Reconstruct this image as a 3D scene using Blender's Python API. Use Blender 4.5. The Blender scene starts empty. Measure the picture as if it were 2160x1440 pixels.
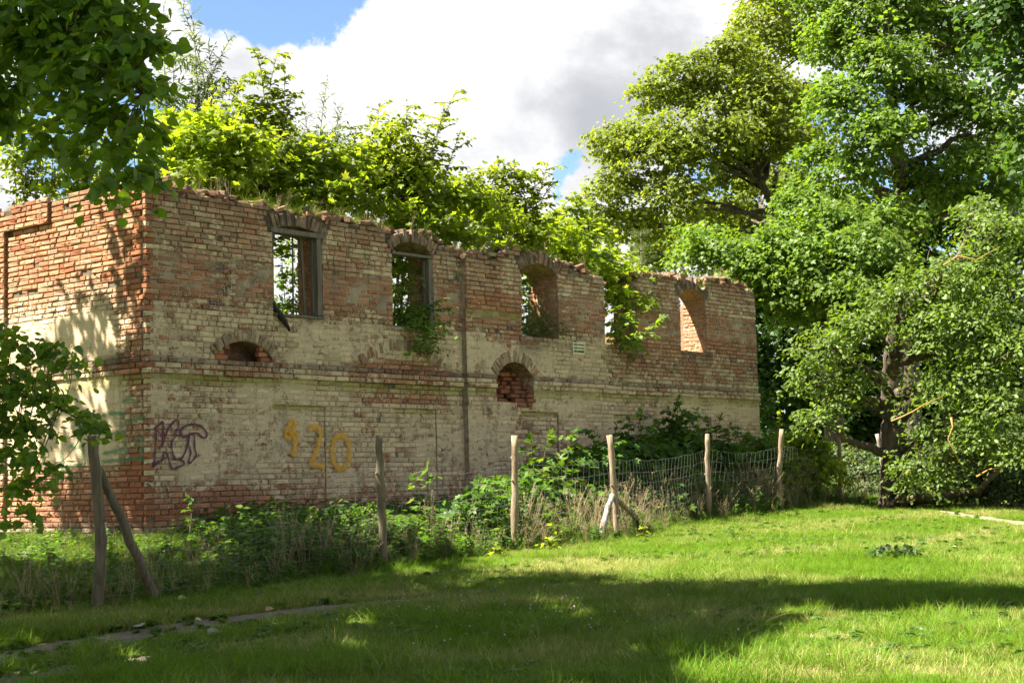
import bpy, math, random
import numpy as np
from mathutils import Vector, Matrix

# ------------------------------------------------------------------ camera, sky, sun, exposure
S = bpy.context.scene
COL = S.collection
FPX, PITCH, ROLL, YAWW = 3393.0, 5.077, 1.437, 39.75      # lens in photo pixels (2160 wide), tilt, roll, yaw of the long wall
EYE = np.array([0.0, 0.0, 1.5])
_p, _r = math.radians(PITCH), math.radians(ROLL)
cF = np.array([0, math.cos(_p), math.sin(_p)])
_U = np.array([0, -math.sin(_p), math.cos(_p)]); _R = np.array([1.0, 0, 0])
cR = math.cos(_r) * _R - math.sin(_r) * _U
cU = math.cos(_r) * _U + math.sin(_r) * _R

cam_data = bpy.data.cameras.new("camera"); cam = bpy.data.objects.new("camera", cam_data); COL.objects.link(cam)
cam_data.sensor_width = 36.0; cam_data.lens = 36.0 * FPX / 2160.0
cam_data.clip_start = 0.1; cam_data.clip_end = 3000
M = Matrix(((cR[0], cU[0], -cF[0], EYE[0]), (cR[1], cU[1], -cF[1], EYE[1]), (cR[2], cU[2], -cF[2], EYE[2]), (0, 0, 0, 1)))
cam.matrix_world = M
S.camera = cam

SUN_EL = 55.0
SUN_AZ = np.array([-0.955, -0.299])                        # horizontal direction towards the sun
SUNV = np.array([SUN_AZ[0] * math.cos(math.radians(SUN_EL)), SUN_AZ[1] * math.cos(math.radians(SUN_EL)), math.sin(math.radians(SUN_EL))])
sl = bpy.data.lights.new("sun", 'SUN'); sl.energy = 5.0; sl.angle = math.radians(0.53); sl.color = (1.0, 0.93, 0.80)
so = bpy.data.objects.new("sun", sl); COL.objects.link(so)
so.rotation_euler = Vector(SUNV).to_track_quat('Z', 'Y').to_euler()

S.view_settings.view_transform = 'Standard'; S.view_settings.look = 'None'
S.view_settings.exposure = 2.34; S.view_settings.gamma = 1.0
S.render.engine = 'CYCLES'
S.cycles.max_bounces = 7; S.cycles.diffuse_bounces = 4; S.cycles.transmission_bounces = 4; S.cycles.transparent_max_bounces = 6
S.cycles.use_denoising = True


def ray(px, py): return cF + cR * (px - 1080.0) / FPX + cU * (720.0 - py) / FPX
def at(px, py, d): return EYE + ray(px, py) * d
def unit(v): v = np.asarray(v, float); return v / np.linalg.norm(v)


class NT:
    """short-hand for building node trees"""
    def __init__(s, tree): s.t = tree; s.n = tree.nodes; s.l = tree.links
    def node(s, typ, **kw):
        nd = s.n.new(typ)
        for k, v in kw.items():
            if k.startswith('in_'):
                pass
            else: setattr(nd, k, v)
        return nd
    def link(s, a, b): s.l.new(a, b)
    def val(s, sock, v):
        if hasattr(v, 'is_output') or isinstance(v, bpy.types.NodeSocket): s.l.new(v, sock)
        else: sock.default_value = v
    def math(s, op, a, b=0.0, c=0.0, clamp=False):
        m = s.n.new('ShaderNodeMath'); m.operation = op; m.use_clamp = clamp
        s.val(m.inputs[0], a); s.val(m.inputs[1], b); s.val(m.inputs[2], c); return m.outputs[0]
    def vmath(s, op, a, b=(0, 0, 0), out=0):
        m = s.n.new('ShaderNodeVectorMath'); m.operation = op
        s.val(m.inputs[0], a); s.val(m.inputs[1], b); return m.outputs[out]
    def mix(s, f, a, b, blend='MIX'):
        m = s.n.new('ShaderNodeMix'); m.data_type = 'RGBA'; m.blend_type = blend
        s.val(m.inputs[0], f); s.val(m.inputs[6], a); s.val(m.inputs[7], b); return m.outputs[2]
    def noise(s, vec, scale, detail=3.0, rough=0.55, dist=0.0, w=None):
        n = s.n.new('ShaderNodeTexNoise')
        if vec is not None: s.l.new(vec, n.inputs['Vector'])
        n.inputs['Scale'].default_value = scale; n.inputs['Detail'].default_value = detail
        n.inputs['Roughness'].default_value = rough; n.inputs['Distortion'].default_value = dist
        return n.outputs[0]
    def ramp(s, fac, stops, interp='LINEAR'):
        r = s.n.new('ShaderNodeValToRGB'); r.color_ramp.interpolation = interp
        cr = r.color_ramp
        while len(cr.elements) > 1: cr.elements.remove(cr.elements[-1])
        cr.elements[0].position = stops[0][0]; cr.elements[0].color = tuple(stops[0][1]) + (1,)
        for p, c in stops[1:]:
            e = cr.elements.new(p); e.color = tuple(c) + (1,)
        s.val(r.inputs[0], fac); return r.outputs[0]
    def smooth(s, x, lo, hi):
        m = s.n.new('ShaderNodeMapRange'); m.interpolation_type = 'SMOOTHSTEP'
        s.val(m.inputs[0], x); m.inputs[1].default_value = lo; m.inputs[2].default_value = hi
        m.inputs[3].default_value = 0.0; m.inputs[4].default_value = 1.0
        return m.outputs[0]


def rgb(c): return (c[0], c[1], c[2], 1.0)


# ---- world: Nishita sky with a bank of procedural cumulus fixed to world directions
W = bpy.data.worlds.new("World"); S.world = W; W.use_nodes = True
W.node_tree.nodes.clear()
w = NT(W.node_tree)
sky = w.node('ShaderNodeTexSky'); sky.sky_type = 'NISHITA'; sky.sun_disc = False
sky.sun_elevation = math.radians(SUN_EL); sky.sun_rotation = math.atan2(SUN_AZ[0], SUN_AZ[1])
sky.altitude = 1800.0; sky.air_density = 1.0; sky.dust_density = 0.1; sky.ozone_density = 3.0
tc = w.node('ShaderNodeTexCoord'); D = w.vmath('NORMALIZE', tc.outputs['Generated'])
mp = w.node('ShaderNodeMapping'); w.link(D, mp.inputs[0]); mp.inputs['Scale'].default_value = (1.0, 1.0, 1.7)
nA = w.noise(mp.outputs[0], 5.5, 8.0, 0.58, 0.25)
nB = w.noise(mp.outputs[0], 16.0, 6.0, 0.6, 0.3)
nC = w.noise(mp.outputs[0], 2.2, 4.0, 0.5, 0.2)
nz = w.node('ShaderNodeTexNoise'); w.link(D, nz.inputs['Vector']); nz.inputs['Scale'].default_value = 9.0; nz.inputs['Detail'].default_value = 7.0; nz.inputs['Roughness'].default_value = 0.62
DW = w.vmath('NORMALIZE', w.vmath('ADD', D, w.vmath('MULTIPLY', w.vmath('SUBTRACT', nz.outputs[1], (.5, .5, .5)), (.16, .16, .16))))
def spot(px, py, r0, r1):                                   # soft disc around a world direction
    dv = unit(ray(px, py)); dd = w.vmath('DOT_PRODUCT', DW, tuple(dv), out=1)
    return w.smooth(w.math('ARCCOSINE', dd), math.radians(r1), math.radians(r0))
hole = w.math('MAXIMUM', spot(545, -50, 0.8, 4.2), w.math('MULTIPLY', spot(1235, 345, 0.0, 1.7), 0.62))
hole = w.math('MAXIMUM', hole, w.math('MULTIPLY', spot(150, 300, 1.0, 4.0), 0.9))
hole = w.math('MAXIMUM', hole, w.math('MULTIPLY', spot(1850, 420, 3.0, 9.0), 0.34))
sep = w.node('ShaderNodeSeparateXYZ'); w.link(D, sep.inputs[0])
front = w.math('ADD', 0.62, w.math('MULTIPLY', w.smooth(sep.outputs[1], -0.2, 0.75), 0.38))
zen = w.smooth(sep.outputs[2], 0.85, 0.5)
cover = w.math('MULTIPLY', front, zen)
amt = w.math('ADD', w.math('MULTIPLY', w.math('SUBTRACT', nA, 0.5), 1.3), w.math('MULTIPLY', w.math('SUBTRACT', nB, 0.5), 0.5))
amt = w.math('ADD', amt, w.math('SUBTRACT', w.math('MULTIPLY', cover, 0.62), 0.15))
amt = w.math('SUBTRACT', amt, w.math('MULTIPLY', hole, 0.85))
mask = w.smooth(amt, 0.02, 0.24)
dark = w.math('MAXIMUM', spot(1360, 250, 0.5, 5.0), w.math('MULTIPLY', spot(1050, 260, 0.2, 3.4), 0.55))
shade = w.math('ADD', w.math('MULTIPLY', dark, 0.62), w.math('MULTIPLY', w.math('SUBTRACT', nA, 0.47), 2.3))
shade = w.math('ADD', shade, w.math('MULTIPLY', w.math('SUBTRACT', nB, 0.5), 0.9))
shade = w.math('SUBTRACT', shade, w.math('MULTIPLY', spot(840, 90, 1.0, 5.0), 0.45))
ccol = w.ramp(shade, [(0.0, (1.0, 1.0, 1.0)), (0.22, (0.88, 0.885, 0.90)), (0.55, (0.66, 0.67, 0.70)), (1.0, (0.52, 0.535, 0.58))])
bgS = w.node('ShaderNodeBackground'); w.link(sky.outputs[0], bgS.inputs[0]); bgS.inputs[1].default_value = 0.05
bgC = w.node('ShaderNodeBackground'); w.link(ccol, bgC.inputs[0]); bgC.inputs[1].default_value = 0.228
ms = w.node('ShaderNodeMixShader'); w.link(mask, ms.inputs[0]); w.link(bgS.outputs[0], ms.inputs[1]); w.link(bgC.outputs[0], ms.inputs[2])
wo = w.node('ShaderNodeOutputWorld'); w.link(ms.outputs[0], wo.inputs[0])

# ------------------------------------------------------------------ helpers: mesh building, tags
def tag(o, label=None, cat=None, group=None, kind=None):
    if label: o['label'] = label
    if cat: o['category'] = cat
    if group: o['group'] = group
    if kind: o['kind'] = kind
    return o


def empty(name, loc, label=None, cat=None, group=None):
    o = bpy.data.objects.new(name, None); COL.objects.link(o); o.location = Vector(loc); o.empty_display_size = 0.3
    return tag(o, label, cat, group)


class MB:
    """collects geometry in numpy arrays and links it as one mesh object"""
    def __init__(s): s.v = []; s.f = []; s.n = []; s.m = []; s.a = {}; s.nv = 0; s.sm = []
    def add(s, verts, faces, mat=0, smooth=False, **attrs):
        verts = np.asarray(verts, float).reshape(-1, 3)
        if isinstance(faces, tuple): flat, sizes = faces
        else:
            sizes = np.array([len(q) for q in faces]); flat = np.array([i for q in faces for i in q])
        s.f.append(np.asarray(flat, np.int64) + s.nv); s.n.append(np.asarray(sizes, np.int64))
        s.m.append(np.full(len(sizes), mat) if np.isscalar(mat) else np.asarray(mat)); s.sm.append(np.full(len(sizes), smooth))
        for k in set(s.a) | set(attrs):
            if k not in s.a: s.a[k] = [np.tile([0.5, 0.5, 0.5, 0.0], (s.nv, 1))] if s.nv else []
            d = attrs.get(k)
            d = np.tile([0.5, 0.5, 0.5, 0.0], (len(verts), 1)) if d is None else np.broadcast_to(np.asarray(d, float), (len(verts), 4))
            s.a[k].append(d)
        s.v.append(verts); s.nv += len(verts)
    def tube(s, pts, radii, sides=8, mat=0, cap=True, **attrs):
        pts = np.asarray(pts, float); n = len(pts)
        if np.isscalar(radii): radii = np.full(n, radii)
        T = np.gradient(pts, axis=0); T /= np.linalg.norm(T, axis=1)[:, None] + 1e-9
        ref = np.array([0.31, 0.83, 0.11]) if abs(T[0][2]) > 0.6 else np.array([0, 0, 1.0])
        X = np.cross(T, ref); X /= np.linalg.norm(X, axis=1)[:, None] + 1e-9; Y = np.cross(T, X)
        an = np.linspace(0, 2 * np.pi, sides, endpoint=False)
        V = pts[:, None, :] + (np.cos(an)[None, :, None] * X[:, None, :] + np.sin(an)[None, :, None] * Y[:, None, :]) * np.asarray(radii)[:, None, None]
        V = V.reshape(-1, 3); F = []
        for i in range(n - 1):
            for k in range(sides):
                a = i * sides + k; b = i * sides + (k + 1) % sides
                F.append((a, b, b + sides, a + sides))
        if cap: F.append(tuple(range(sides - 1, -1, -1))); F.append(tuple(range((n - 1) * sides, n * sides)))
        s.add(V, F, mat, True, **attrs)
    def box(s, c, A, B, C, ha, hb, hc, mat=0, **attrs):
        c = np.asarray(c, float); A, B, C = (np.asarray(q, float) for q in (A, B, C))
        V = [c + A * ha * i + B * hb * j + C * hc * k for k in (-1, 1) for j in (-1, 1) for i in (-1, 1)]
        s.add(V, [(0, 2, 3, 1), (4, 5, 7, 6), (0, 1, 5, 4), (2, 6, 7, 3), (0, 4, 6, 2), (1, 3, 7, 5)], mat, **attrs)
    def build(s, name, mats, parent=None, link=True):
        me = bpy.data.meshes.new(name)
        v = np.concatenate(s.v); f = np.concatenate(s.f); n = np.concatenate(s.n)
        if parent is not None: v = v - np.array(parent.matrix_basis.translation if parent.parent is None else world_loc(parent))
        me.vertices.add(len(v)); me.vertices.foreach_set('co', v.astype(np.float32).ravel())
        me.loops.add(len(f)); me.loops.foreach_set('vertex_index', f.astype(np.int32))
        me.polygons.add(len(n)); st = np.concatenate([[0], np.cumsum(n)[:-1]])
        me.polygons.foreach_set('loop_start', st.astype(np.int32))
        me.polygons.foreach_set('material_index', np.concatenate(s.m).astype(np.int32))
        me.polygons.foreach_set('use_smooth', np.concatenate(s.sm))
        for k, parts in s.a.items():
            at_ = me.attributes.new(k, 'FLOAT_COLOR', 'POINT'); at_.data.foreach_set('color', np.concatenate(parts).astype(np.float32).ravel())
        me.update(calc_edges=True)
        if not isinstance(mats, (list, tuple)): mats = [mats]
        for m in mats: me.materials.append(m)
        o = bpy.data.objects.new(name, me)
        if link: COL.objects.link(o)
        if parent is not None: o.parent = parent
        return o


def world_loc(o):
    p = np.zeros(3)
    while o is not None: p += np.array(o.location); o = o.parent
    return p


# smooth value noise for layout work
_rs = np.random.RandomState(7); _G = _rs.rand(64, 64)
def vnoise(x, y):
    x = np.asarray(x, float); y = np.asarray(y, float)
    xi = np.floor(x).astype(int); yi = np.floor(y).astype(int); fx = x - xi; fy = y - yi
    fx = fx * fx * (3 - 2 * fx); fy = fy * fy * (3 - 2 * fy)
    g = lambda i, j: _G[i % 64, j % 64]
    return (g(xi, yi) * (1 - fx) + g(xi + 1, yi) * fx) * (1 - fy) + (g(xi, yi + 1) * (1 - fx) + g(xi + 1, yi + 1) * fx) * fy
def fnoise(x, y): return 0.55 * vnoise(x, y) + 0.28 * vnoise(x * 2.1 + 9, y * 2.1 + 4) + 0.17 * vnoise(x * 4.3 + 3, y * 4.3 + 21)
def sstep(x, a, b): t = np.clip((np.asarray(x, float) - a) / (b - a), 0, 1); return t * t * (3 - 2 * t)


# wall frames: long wall runs along dL, faces nL; gable runs along eG, faces -dL
_a = math.radians(YAWW)
CO = np.array([-5.35, 23.436, 0.0])
dL = np.array([math.sin(_a), math.cos(_a), 0]); eG = np.array([-math.cos(_a), math.sin(_a), 0]); nL = -eG; ZZ = np.array([0, 0, 1.0])
def PL(u, n, v): return CO + dL * u + nL * n + ZZ * v
def PG(w_, n, v): return CO + eG * w_ - dL * n + ZZ * v


def ground_z(x, y):
    x = np.asarray(x, float); y = np.asarray(y, float)
    z = 0.021 * np.clip(y, 0, 60)
    q = (x - CO[0]) * dL[0] + (y - CO[1]) * dL[1]; m = (x - CO[0]) * nL[0] + (y - CO[1]) * nL[1]
    du = np.maximum(np.maximum(-q, q - 17.1), 0); dn = np.maximum(np.maximum(m, -9 - m), 0)
    z = z + 0.24 * (1 - sstep(np.hypot(du, dn), 0.2, 3.2))
    z = z + 0.05 * (fnoise(x * 0.45 + 30, y * 0.45 + 30) - 0.5) * sstep(y, 3, 9)
    return z
def gz(x, y): return float(ground_z(x, y))
def on_ground(px, py):
    r = ray(px, py); lo, hi = 1.0, 400.0
    for _ in range(60):
        md = (lo + hi) / 2; P = EYE + r * md
        if P[2] > gz(P[0], P[1]): lo = md
        else: hi = md
    P = EYE + r * lo; P[2] = gz(P[0], P[1]); return P


# ------------------------------------------------------------------ materials
def new_mat(name):
    m = bpy.data.materials.new(name); m.use_nodes = True; m.node_tree.nodes.clear(); t = NT(m.node_tree)
    o = t.node('ShaderNodeOutputMaterial'); return m, t, o


def simple_mat(name, col, col2=None, scale=12.0, rough=0.85, bump=0.3, stretch=(1, 1, 1), spec=0.3, bscale=None, obj=False):
    m, t, o = new_mat(name)
    c = t.node('ShaderNodeTexCoord'); mpn = t.node('ShaderNodeMapping'); t.link(c.outputs['Object'], mpn.inputs[0]); mpn.inputs['Scale'].default_value = stretch
    n1 = t.noise(mpn.outputs[0], scale, 5.0, 0.65, 0.2)
    b = t.node('ShaderNodeBsdfPrincipled')
    t.val(b.inputs['Base Color'], t.mix(t.smooth(n1, 0.3, 0.7), rgb(col), rgb(col2 or col)))
    b.inputs['Roughness'].default_value = rough; b.inputs['Specular IOR Level'].default_value = spec
    bp = t.node('ShaderNodeBump'); bp.inputs['Strength'].default_value = bump; bp.inputs['Distance'].default_value = 0.02
    t.link(t.noise(mpn.outputs[0], bscale or scale * 2.5, 5.0, 0.7), bp.inputs['Height']); t.link(bp.outputs[0], b.inputs['Normal'])
    t.link(b.outputs[0], o.inputs[0]); return m


def leaf_mat(name, top, under, trans, tmix=0.4, rough=0.45, spec=0.22, var=0.6, yellow=(0.22, 0.2, 0.03), yamt=0.0):
    """foliage: per-leaf tint in attribute 'lf' (r brightness, g hue, b yellowing)"""
    m, t, o = new_mat(name)
    a = t.node('ShaderNodeAttribute', attribute_name='lf'); sp = t.node('ShaderNodeSeparateColor'); t.link(a.outputs[0], sp.inputs[0])
    oi = t.node('ShaderNodeObjectInfo')
    c = t.mix(sp.outputs[1], rgb(top), rgb(under))
    c = t.mix(t.math('MULTIPLY', t.smooth(sp.outputs[2], 0.72, 1.0), yamt), c, rgb(yellow))
    gp = t.node('ShaderNodeNewGeometry'); nv = t.noise(gp.outputs['Position'], 0.9, 3.0, 0.6)
    g = t.math('MULTIPLY', t.math('ADD', 1.0 - var * 0.5, t.math('MULTIPLY', sp.outputs[0], var)), t.math('ADD', 0.62, t.math('MULTIPLY', nv, 0.76)))
    gv = t.node('ShaderNodeCombineColor'); [t.link(g, gv.inputs[i]) for i in range(3)]
    c = t.mix(1.0, c, gv.outputs[0], 'MULTIPLY')
    tcg = t.mix(1.0, t.mix(t.math('MULTIPLY', t.smooth(sp.outputs[2], 0.72, 1.0), yamt), rgb(trans), rgb((0.5, 0.4, 0.05))), gv.outputs[0], 'MULTIPLY')
    b = t.node('ShaderNodeBsdfPrincipled'); t.link(c, b.inputs['Base Color']); b.inputs['Roughness'].default_value = rough; b.inputs['Specular IOR Level'].default_value = spec
    tr = t.node('ShaderNodeBsdfTranslucent'); t.link(tcg, tr.inputs[0])
    mx = t.node('ShaderNodeMixShader'); mx.inputs[0].default_value = tmix
    t.link(b.outputs[0], mx.inputs[1]); t.link(tr.outputs[0], mx.inputs[2]); t.link(mx.outputs[0], o.inputs[0])
    return m


def brick_material(name, kind):
    """kind 'brick' (each brick a solid), 'mortar' (bed between the bricks) or 'tex' (brickwork seen edge on, on a texture)"""
    m, t, o = new_mat(name)
    geo = t.node('ShaderNodeTexCoord'); pos = geo.outputs['Object']
    bk = t.node('ShaderNodeAttribute', attribute_name='bk'); bs = t.node('ShaderNodeSeparateColor'); t.link(bk.outputs[0], bs.inputs[0])
    zn = t.node('ShaderNodeAttribute', attribute_name='zn'); zs = t.node('ShaderNodeSeparateColor'); t.link(zn.outputs[0], zs.inputs[0])
    paint, moss, soot_dark, grey = zs.outputs[0], zs.outputs[1], zs.outputs[2], zn.outputs['Alpha']
    nL_ = t.noise(pos, 1.6, 4.0, 0.6, 0.3); nM = t.noise(pos, 9.0, 5.0, 0.65, 0.4); nF = t.noise(pos, 42.0, 4.0, 0.65, 0.2)
    if kind == 'mortar':
        base = t.mix(nM, rgb((0.33, 0.26, 0.17)), rgb((0.47, 0.40, 0.28)))
        sx = t.node('ShaderNodeSeparateXYZ'); t.link(pos, sx.inputs[0]); upz = t.smooth(t.math('ADD', sx.outputs[2], t.math('MULTIPLY', nL_, 0.5)), 4.75, 5.2)
        base = t.mix(t.math('MAXIMUM', t.smooth(nL_, 0.5, 0.72), t.math('MULTIPLY', upz, 0.85)), base, rgb((0.075, 0.055, 0.04)))
    else:
        base = t.ramp(bs.outputs[0], [(0.0, (0.21, 0.075, 0.042)), (0.18, (0.31, 0.100, 0.046)), (0.42, (0.38, 0.145, 0.066)), (0.62, (0.42, 0.195, 0.100)), (0.78, (0.42, 0.235, 0.135)), (0.93, (0.42, 0.265, 0.160)), (0.96, (0.085, 0.06, 0.06)), (1.0, (0.06, 0.05, 0.055))])
        base = t.mix(t.math('MULTIPLY', t.smooth(nM, 0.42, 0.75), 0.55), base, rgb((0.20, 0.09, 0.055)))
        base = t.mix(t.math('MULTIPLY', t.smooth(nF, 0.45, 0.8), 0.35), base, rgb((0.46, 0.27, 0.16)))
        if kind == 'tex':
            uv = t.node('ShaderNodeUVMap'); uv.uv_map = 'uv'
            bt = t.node('ShaderNodeTexBrick'); t.link(uv.outputs[0], bt.inputs[0]); bt.inputs['Scale'].default_value = 1.0
            bt.inputs['Brick Width'].default_value = 0.27; bt.inputs['Row Height'].default_value = 0.0833; bt.inputs['Mortar Size'].default_value = 0.007; bt.inputs['Mortar Smooth'].default_value = 0.35
            bt.inputs['Color1'].default_value = rgb((0.40, 0.15, 0.07)); bt.inputs['Color2'].default_value = rgb((0.24, 0.085, 0.05)); bt.inputs['Mortar'].default_value = rgb((0.34, 0.29, 0.21))
            base = t.mix(t.math('MULTIPLY', t.smooth(nM, 0.35, 0.75), 0.5), bt.outputs[0], rgb((0.42, 0.30, 0.19)))
    pcol = t.mix(nM, rgb((0.56, 0.425, 0.25)), rgb((0.73, 0.58, 0.375)))
    pcol = t.mix(t.math('MULTIPLY', t.smooth(nL_, 0.45, 0.75), 0.5), pcol, rgb((0.57, 0.45, 0.285)))
    pr = t.math('ADD', paint, t.math('MULTIPLY', t.math('SUBTRACT', nL_, 0.5), 0.8))
    pr = t.math('ADD', pr, t.math('MULTIPLY', t.math('SUBTRACT', nM, 0.5), 1.25))
    pr = t.math('ADD', pr, t.math('MULTIPLY', t.math('SUBTRACT', nF, 0.5), 1.05))
    if kind == 'brick': pr = t.math('ADD', pr, t.math('MULTIPLY', t.math('SUBTRACT', bs.outputs[2], 0.5), 0.30))
    pm = t.smooth(pr, 0.45, 0.56)
    c = t.mix(t.math('MULTIPLY', pm, 0.93), base, pcol)
    # thin limewash film left on otherwise bare brick
    c = t.mix(t.math('MULTIPLY', t.math('MULTIPLY', t.smooth(nF, 0.4, 0.7), t.smooth(paint, 0.02, 0.36)), 0.72), c, rgb((0.46, 0.37, 0.25)))
    c = t.mix(t.math('MULTIPLY', grey, t.smooth(nM, 0.25, 0.6)), c, t.mix(nF, rgb((0.17, 0.15, 0.12)), rgb((0.36, 0.32, 0.26))))
    c = t.mix(t.math('MULTIPLY', soot_dark, t.smooth(nM, 0.2, 0.62)), c, rgb((0.055, 0.045, 0.038)))  # soot, and the painted dark of the panels behind the openings
    c = t.mix(t.math('MULTIPLY', moss, t.smooth(t.math('ADD', nM, t.math('MULTIPLY', nF, 0.35)), 0.42, 0.75)), c, t.mix(nF, rgb((0.17, 0.16, 0.025)), rgb((0.36, 0.34, 0.08))))
    sv = t.node('ShaderNodeMapping'); t.link(pos, sv.inputs[0]); sv.inputs['Scale'].default_value = (1, 1, .16)
    c = t.mix(t.math('MULTIPLY', t.smooth(t.noise(sv.outputs[0], 7.0, 5.0, .65, .3), .52, .74), .34), c, rgb((0.15, 0.11, 0.07)))
    c = t.mix(t.math('MULTIPLY', t.smooth(t.noise(pos, 19.0, 6.0, .75, .6), .54, .70), .42), c, rgb((0.19, 0.115, 0.065)))
    # small dark pits
    c = t.mix(t.math('MULTIPLY', t.smooth(t.noise(pos, 27.0, 2.0, 0.6), 0.66, 0.74), 0.6), c, rgb((0.05, 0.04, 0.03)))
    br = t.math('ADD', 0.82, t.math('MULTIPLY', bs.outputs[1], 0.36)); cc = t.node('ShaderNodeCombineColor'); [t.link(br, cc.inputs[i]) for i in range(3)]
    if kind == 'brick': c = t.mix(1.0, c, cc.outputs[0], 'MULTIPLY')
    if kind == 'mortar': c = t.mix(t.math('MULTIPLY', t.math('SUBTRACT', 1.0, bs.outputs[1]), t.math('SUBTRACT', .8, t.math('MULTIPLY', pm, .38))), c, rgb((0.085, 0.062, 0.042)))
    b = t.node('ShaderNodeBsdfPrincipled'); t.link(c, b.inputs['Base Color']); b.inputs['Roughness'].default_value = 0.92; b.inputs['Specular IOR Level'].default_value = 0.15
    h = t.math('ADD', t.math('MULTIPLY', nF, 1.0), t.math('MULTIPLY', t.noise(pos, 110.0, 4.0, 0.7), 0.6)); h = t.math('ADD', h, t.math('MULTIPLY', pm, 0.35))
    if kind == 'tex': h = t.math('SUBTRACT', h, t.math('MULTIPLY', bt.outputs[1], 1.6))
    bp = t.node('ShaderNodeBump'); bp.inputs['Strength'].default_value = 0.9; bp.inputs['Distance'].default_value = 0.02
    t.link(h, bp.inputs['Height']); t.link(bp.outputs[0], b.inputs['Normal'])
    t.link(b.outputs[0], o.inputs[0]); return m


M_BRICK = brick_material('weathered_brick', 'brick'); M_MORTAR = brick_material('lime_mortar', 'mortar'); M_BTEX = brick_material('brick_reveal', 'tex')
WALLM = [M_BRICK, M_MORTAR, M_BTEX]
M_OLDWOOD = simple_mat('grey_weathered_wood', (0.09, 0.075, 0.055), (0.20, 0.17, 0.13), 30, 0.9, 0.6, (1, 1, 0.06))
M_CHAR = simple_mat('charred_wood', (0.012, 0.011, 0.01), (0.05, 0.04, 0.03), 30, 0.9, 0.6)
M_POST = simple_mat('tan_post_wood', (0.15, 0.105, 0.062), (0.34, 0.265, 0.175), 22, 0.9, 0.6, (1, 1, 0.12))
M_POSTG = simple_mat('dark_post_wood', (0.085, 0.068, 0.04), (0.18, 0.15, 0.095), 22, 0.9, 0.6, (1, 1, 0.12))  # darker grey-brown wood for the first two posts and one brace
M_POSTP = simple_mat('bleached_post_wood', (0.19, 0.16, 0.135), (0.34, 0.295, 0.25), 22, 0.9, 0.5, (1, 1, 0.12))
M_BARK = simple_mat('rough_bark', (0.045, 0.035, 0.025), (0.14, 0.105, 0.075), 9, 0.95, 1.0, (1, 1, 0.25))
M_BARKL = simple_mat('smooth_bark', (0.10, 0.085, 0.06), (0.20, 0.17, 0.125), 14, 0.9, 0.5, (1, 1, 0.4))
M_TWIG = simple_mat('green_stem', (0.10, 0.085, 0.045), (0.16, 0.13, 0.07), 20, 0.8, 0.2)
M_WIRE = simple_mat('galvanised_wire', (0.26, 0.26, 0.25), (0.16, 0.155, 0.14), 30, 0.5, 0.1)

L_LINDEN = leaf_mat('linden_leaf', (0.058, 0.120, 0.013), (0.078, 0.138, 0.024), (0.28, 0.44, 0.012), 0.45, yamt=0.4, spec=.25)
L_MAPLE = leaf_mat('maple_leaf', (0.115, 0.162, 0.022), (0.150, 0.185, 0.044), (0.34, 0.42, 0.014), 0.42, yamt=0.4, yellow=(.24, .17, .04))
L_MAPLE2 = leaf_mat('maple_leaf_fresh', (0.085, 0.152, 0.020), (0.120, 0.180, 0.040), (0.24, 0.38, 0.014), 0.42, yamt=0.2)
L_OAK = leaf_mat('oak_leaf', (0.085, 0.145, 0.022), (0.130, 0.175, 0.055), (0.22, 0.34, 0.015), 0.38, rough=0.48, spec=0.22, yamt=0.25)
L_DARK = leaf_mat('shade_toned_leaf', (0.034, 0.078, 0.014), (0.052, 0.092, 0.026), (0.10, 0.20, 0.012), 0.38)  # deep green with the shade of the darker trees put into the colour
L_YOUNG = leaf_mat('sapling_leaf', (0.105, 0.162, 0.014), (0.140, 0.185, 0.024), (0.36, 0.48, 0.012), 0.52, yamt=0.5)
L_HORN = leaf_mat('hornbeam_leaf', (0.095, 0.140, 0.016), (0.130, 0.165, 0.026), (0.32, 0.41, 0.012), 0.5, yamt=0.4)
L_WILLOW = leaf_mat('willow_leaf', (0.062, 0.100, 0.028), (0.115, 0.145, 0.070), (0.18, 0.26, 0.02), 0.4, yamt=0.3)
L_UNDER = leaf_mat('undergrowth_leaf', (0.048, 0.112, 0.016), (0.072, 0.132, 0.028), (0.14, 0.28, 0.012), 0.42, yamt=0.3)
L_PINE = leaf_mat('pine_needle', (0.10, 0.14, 0.05), (0.14, 0.18, 0.07), (0.2, 0.27, 0.04), 0.35)


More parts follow.
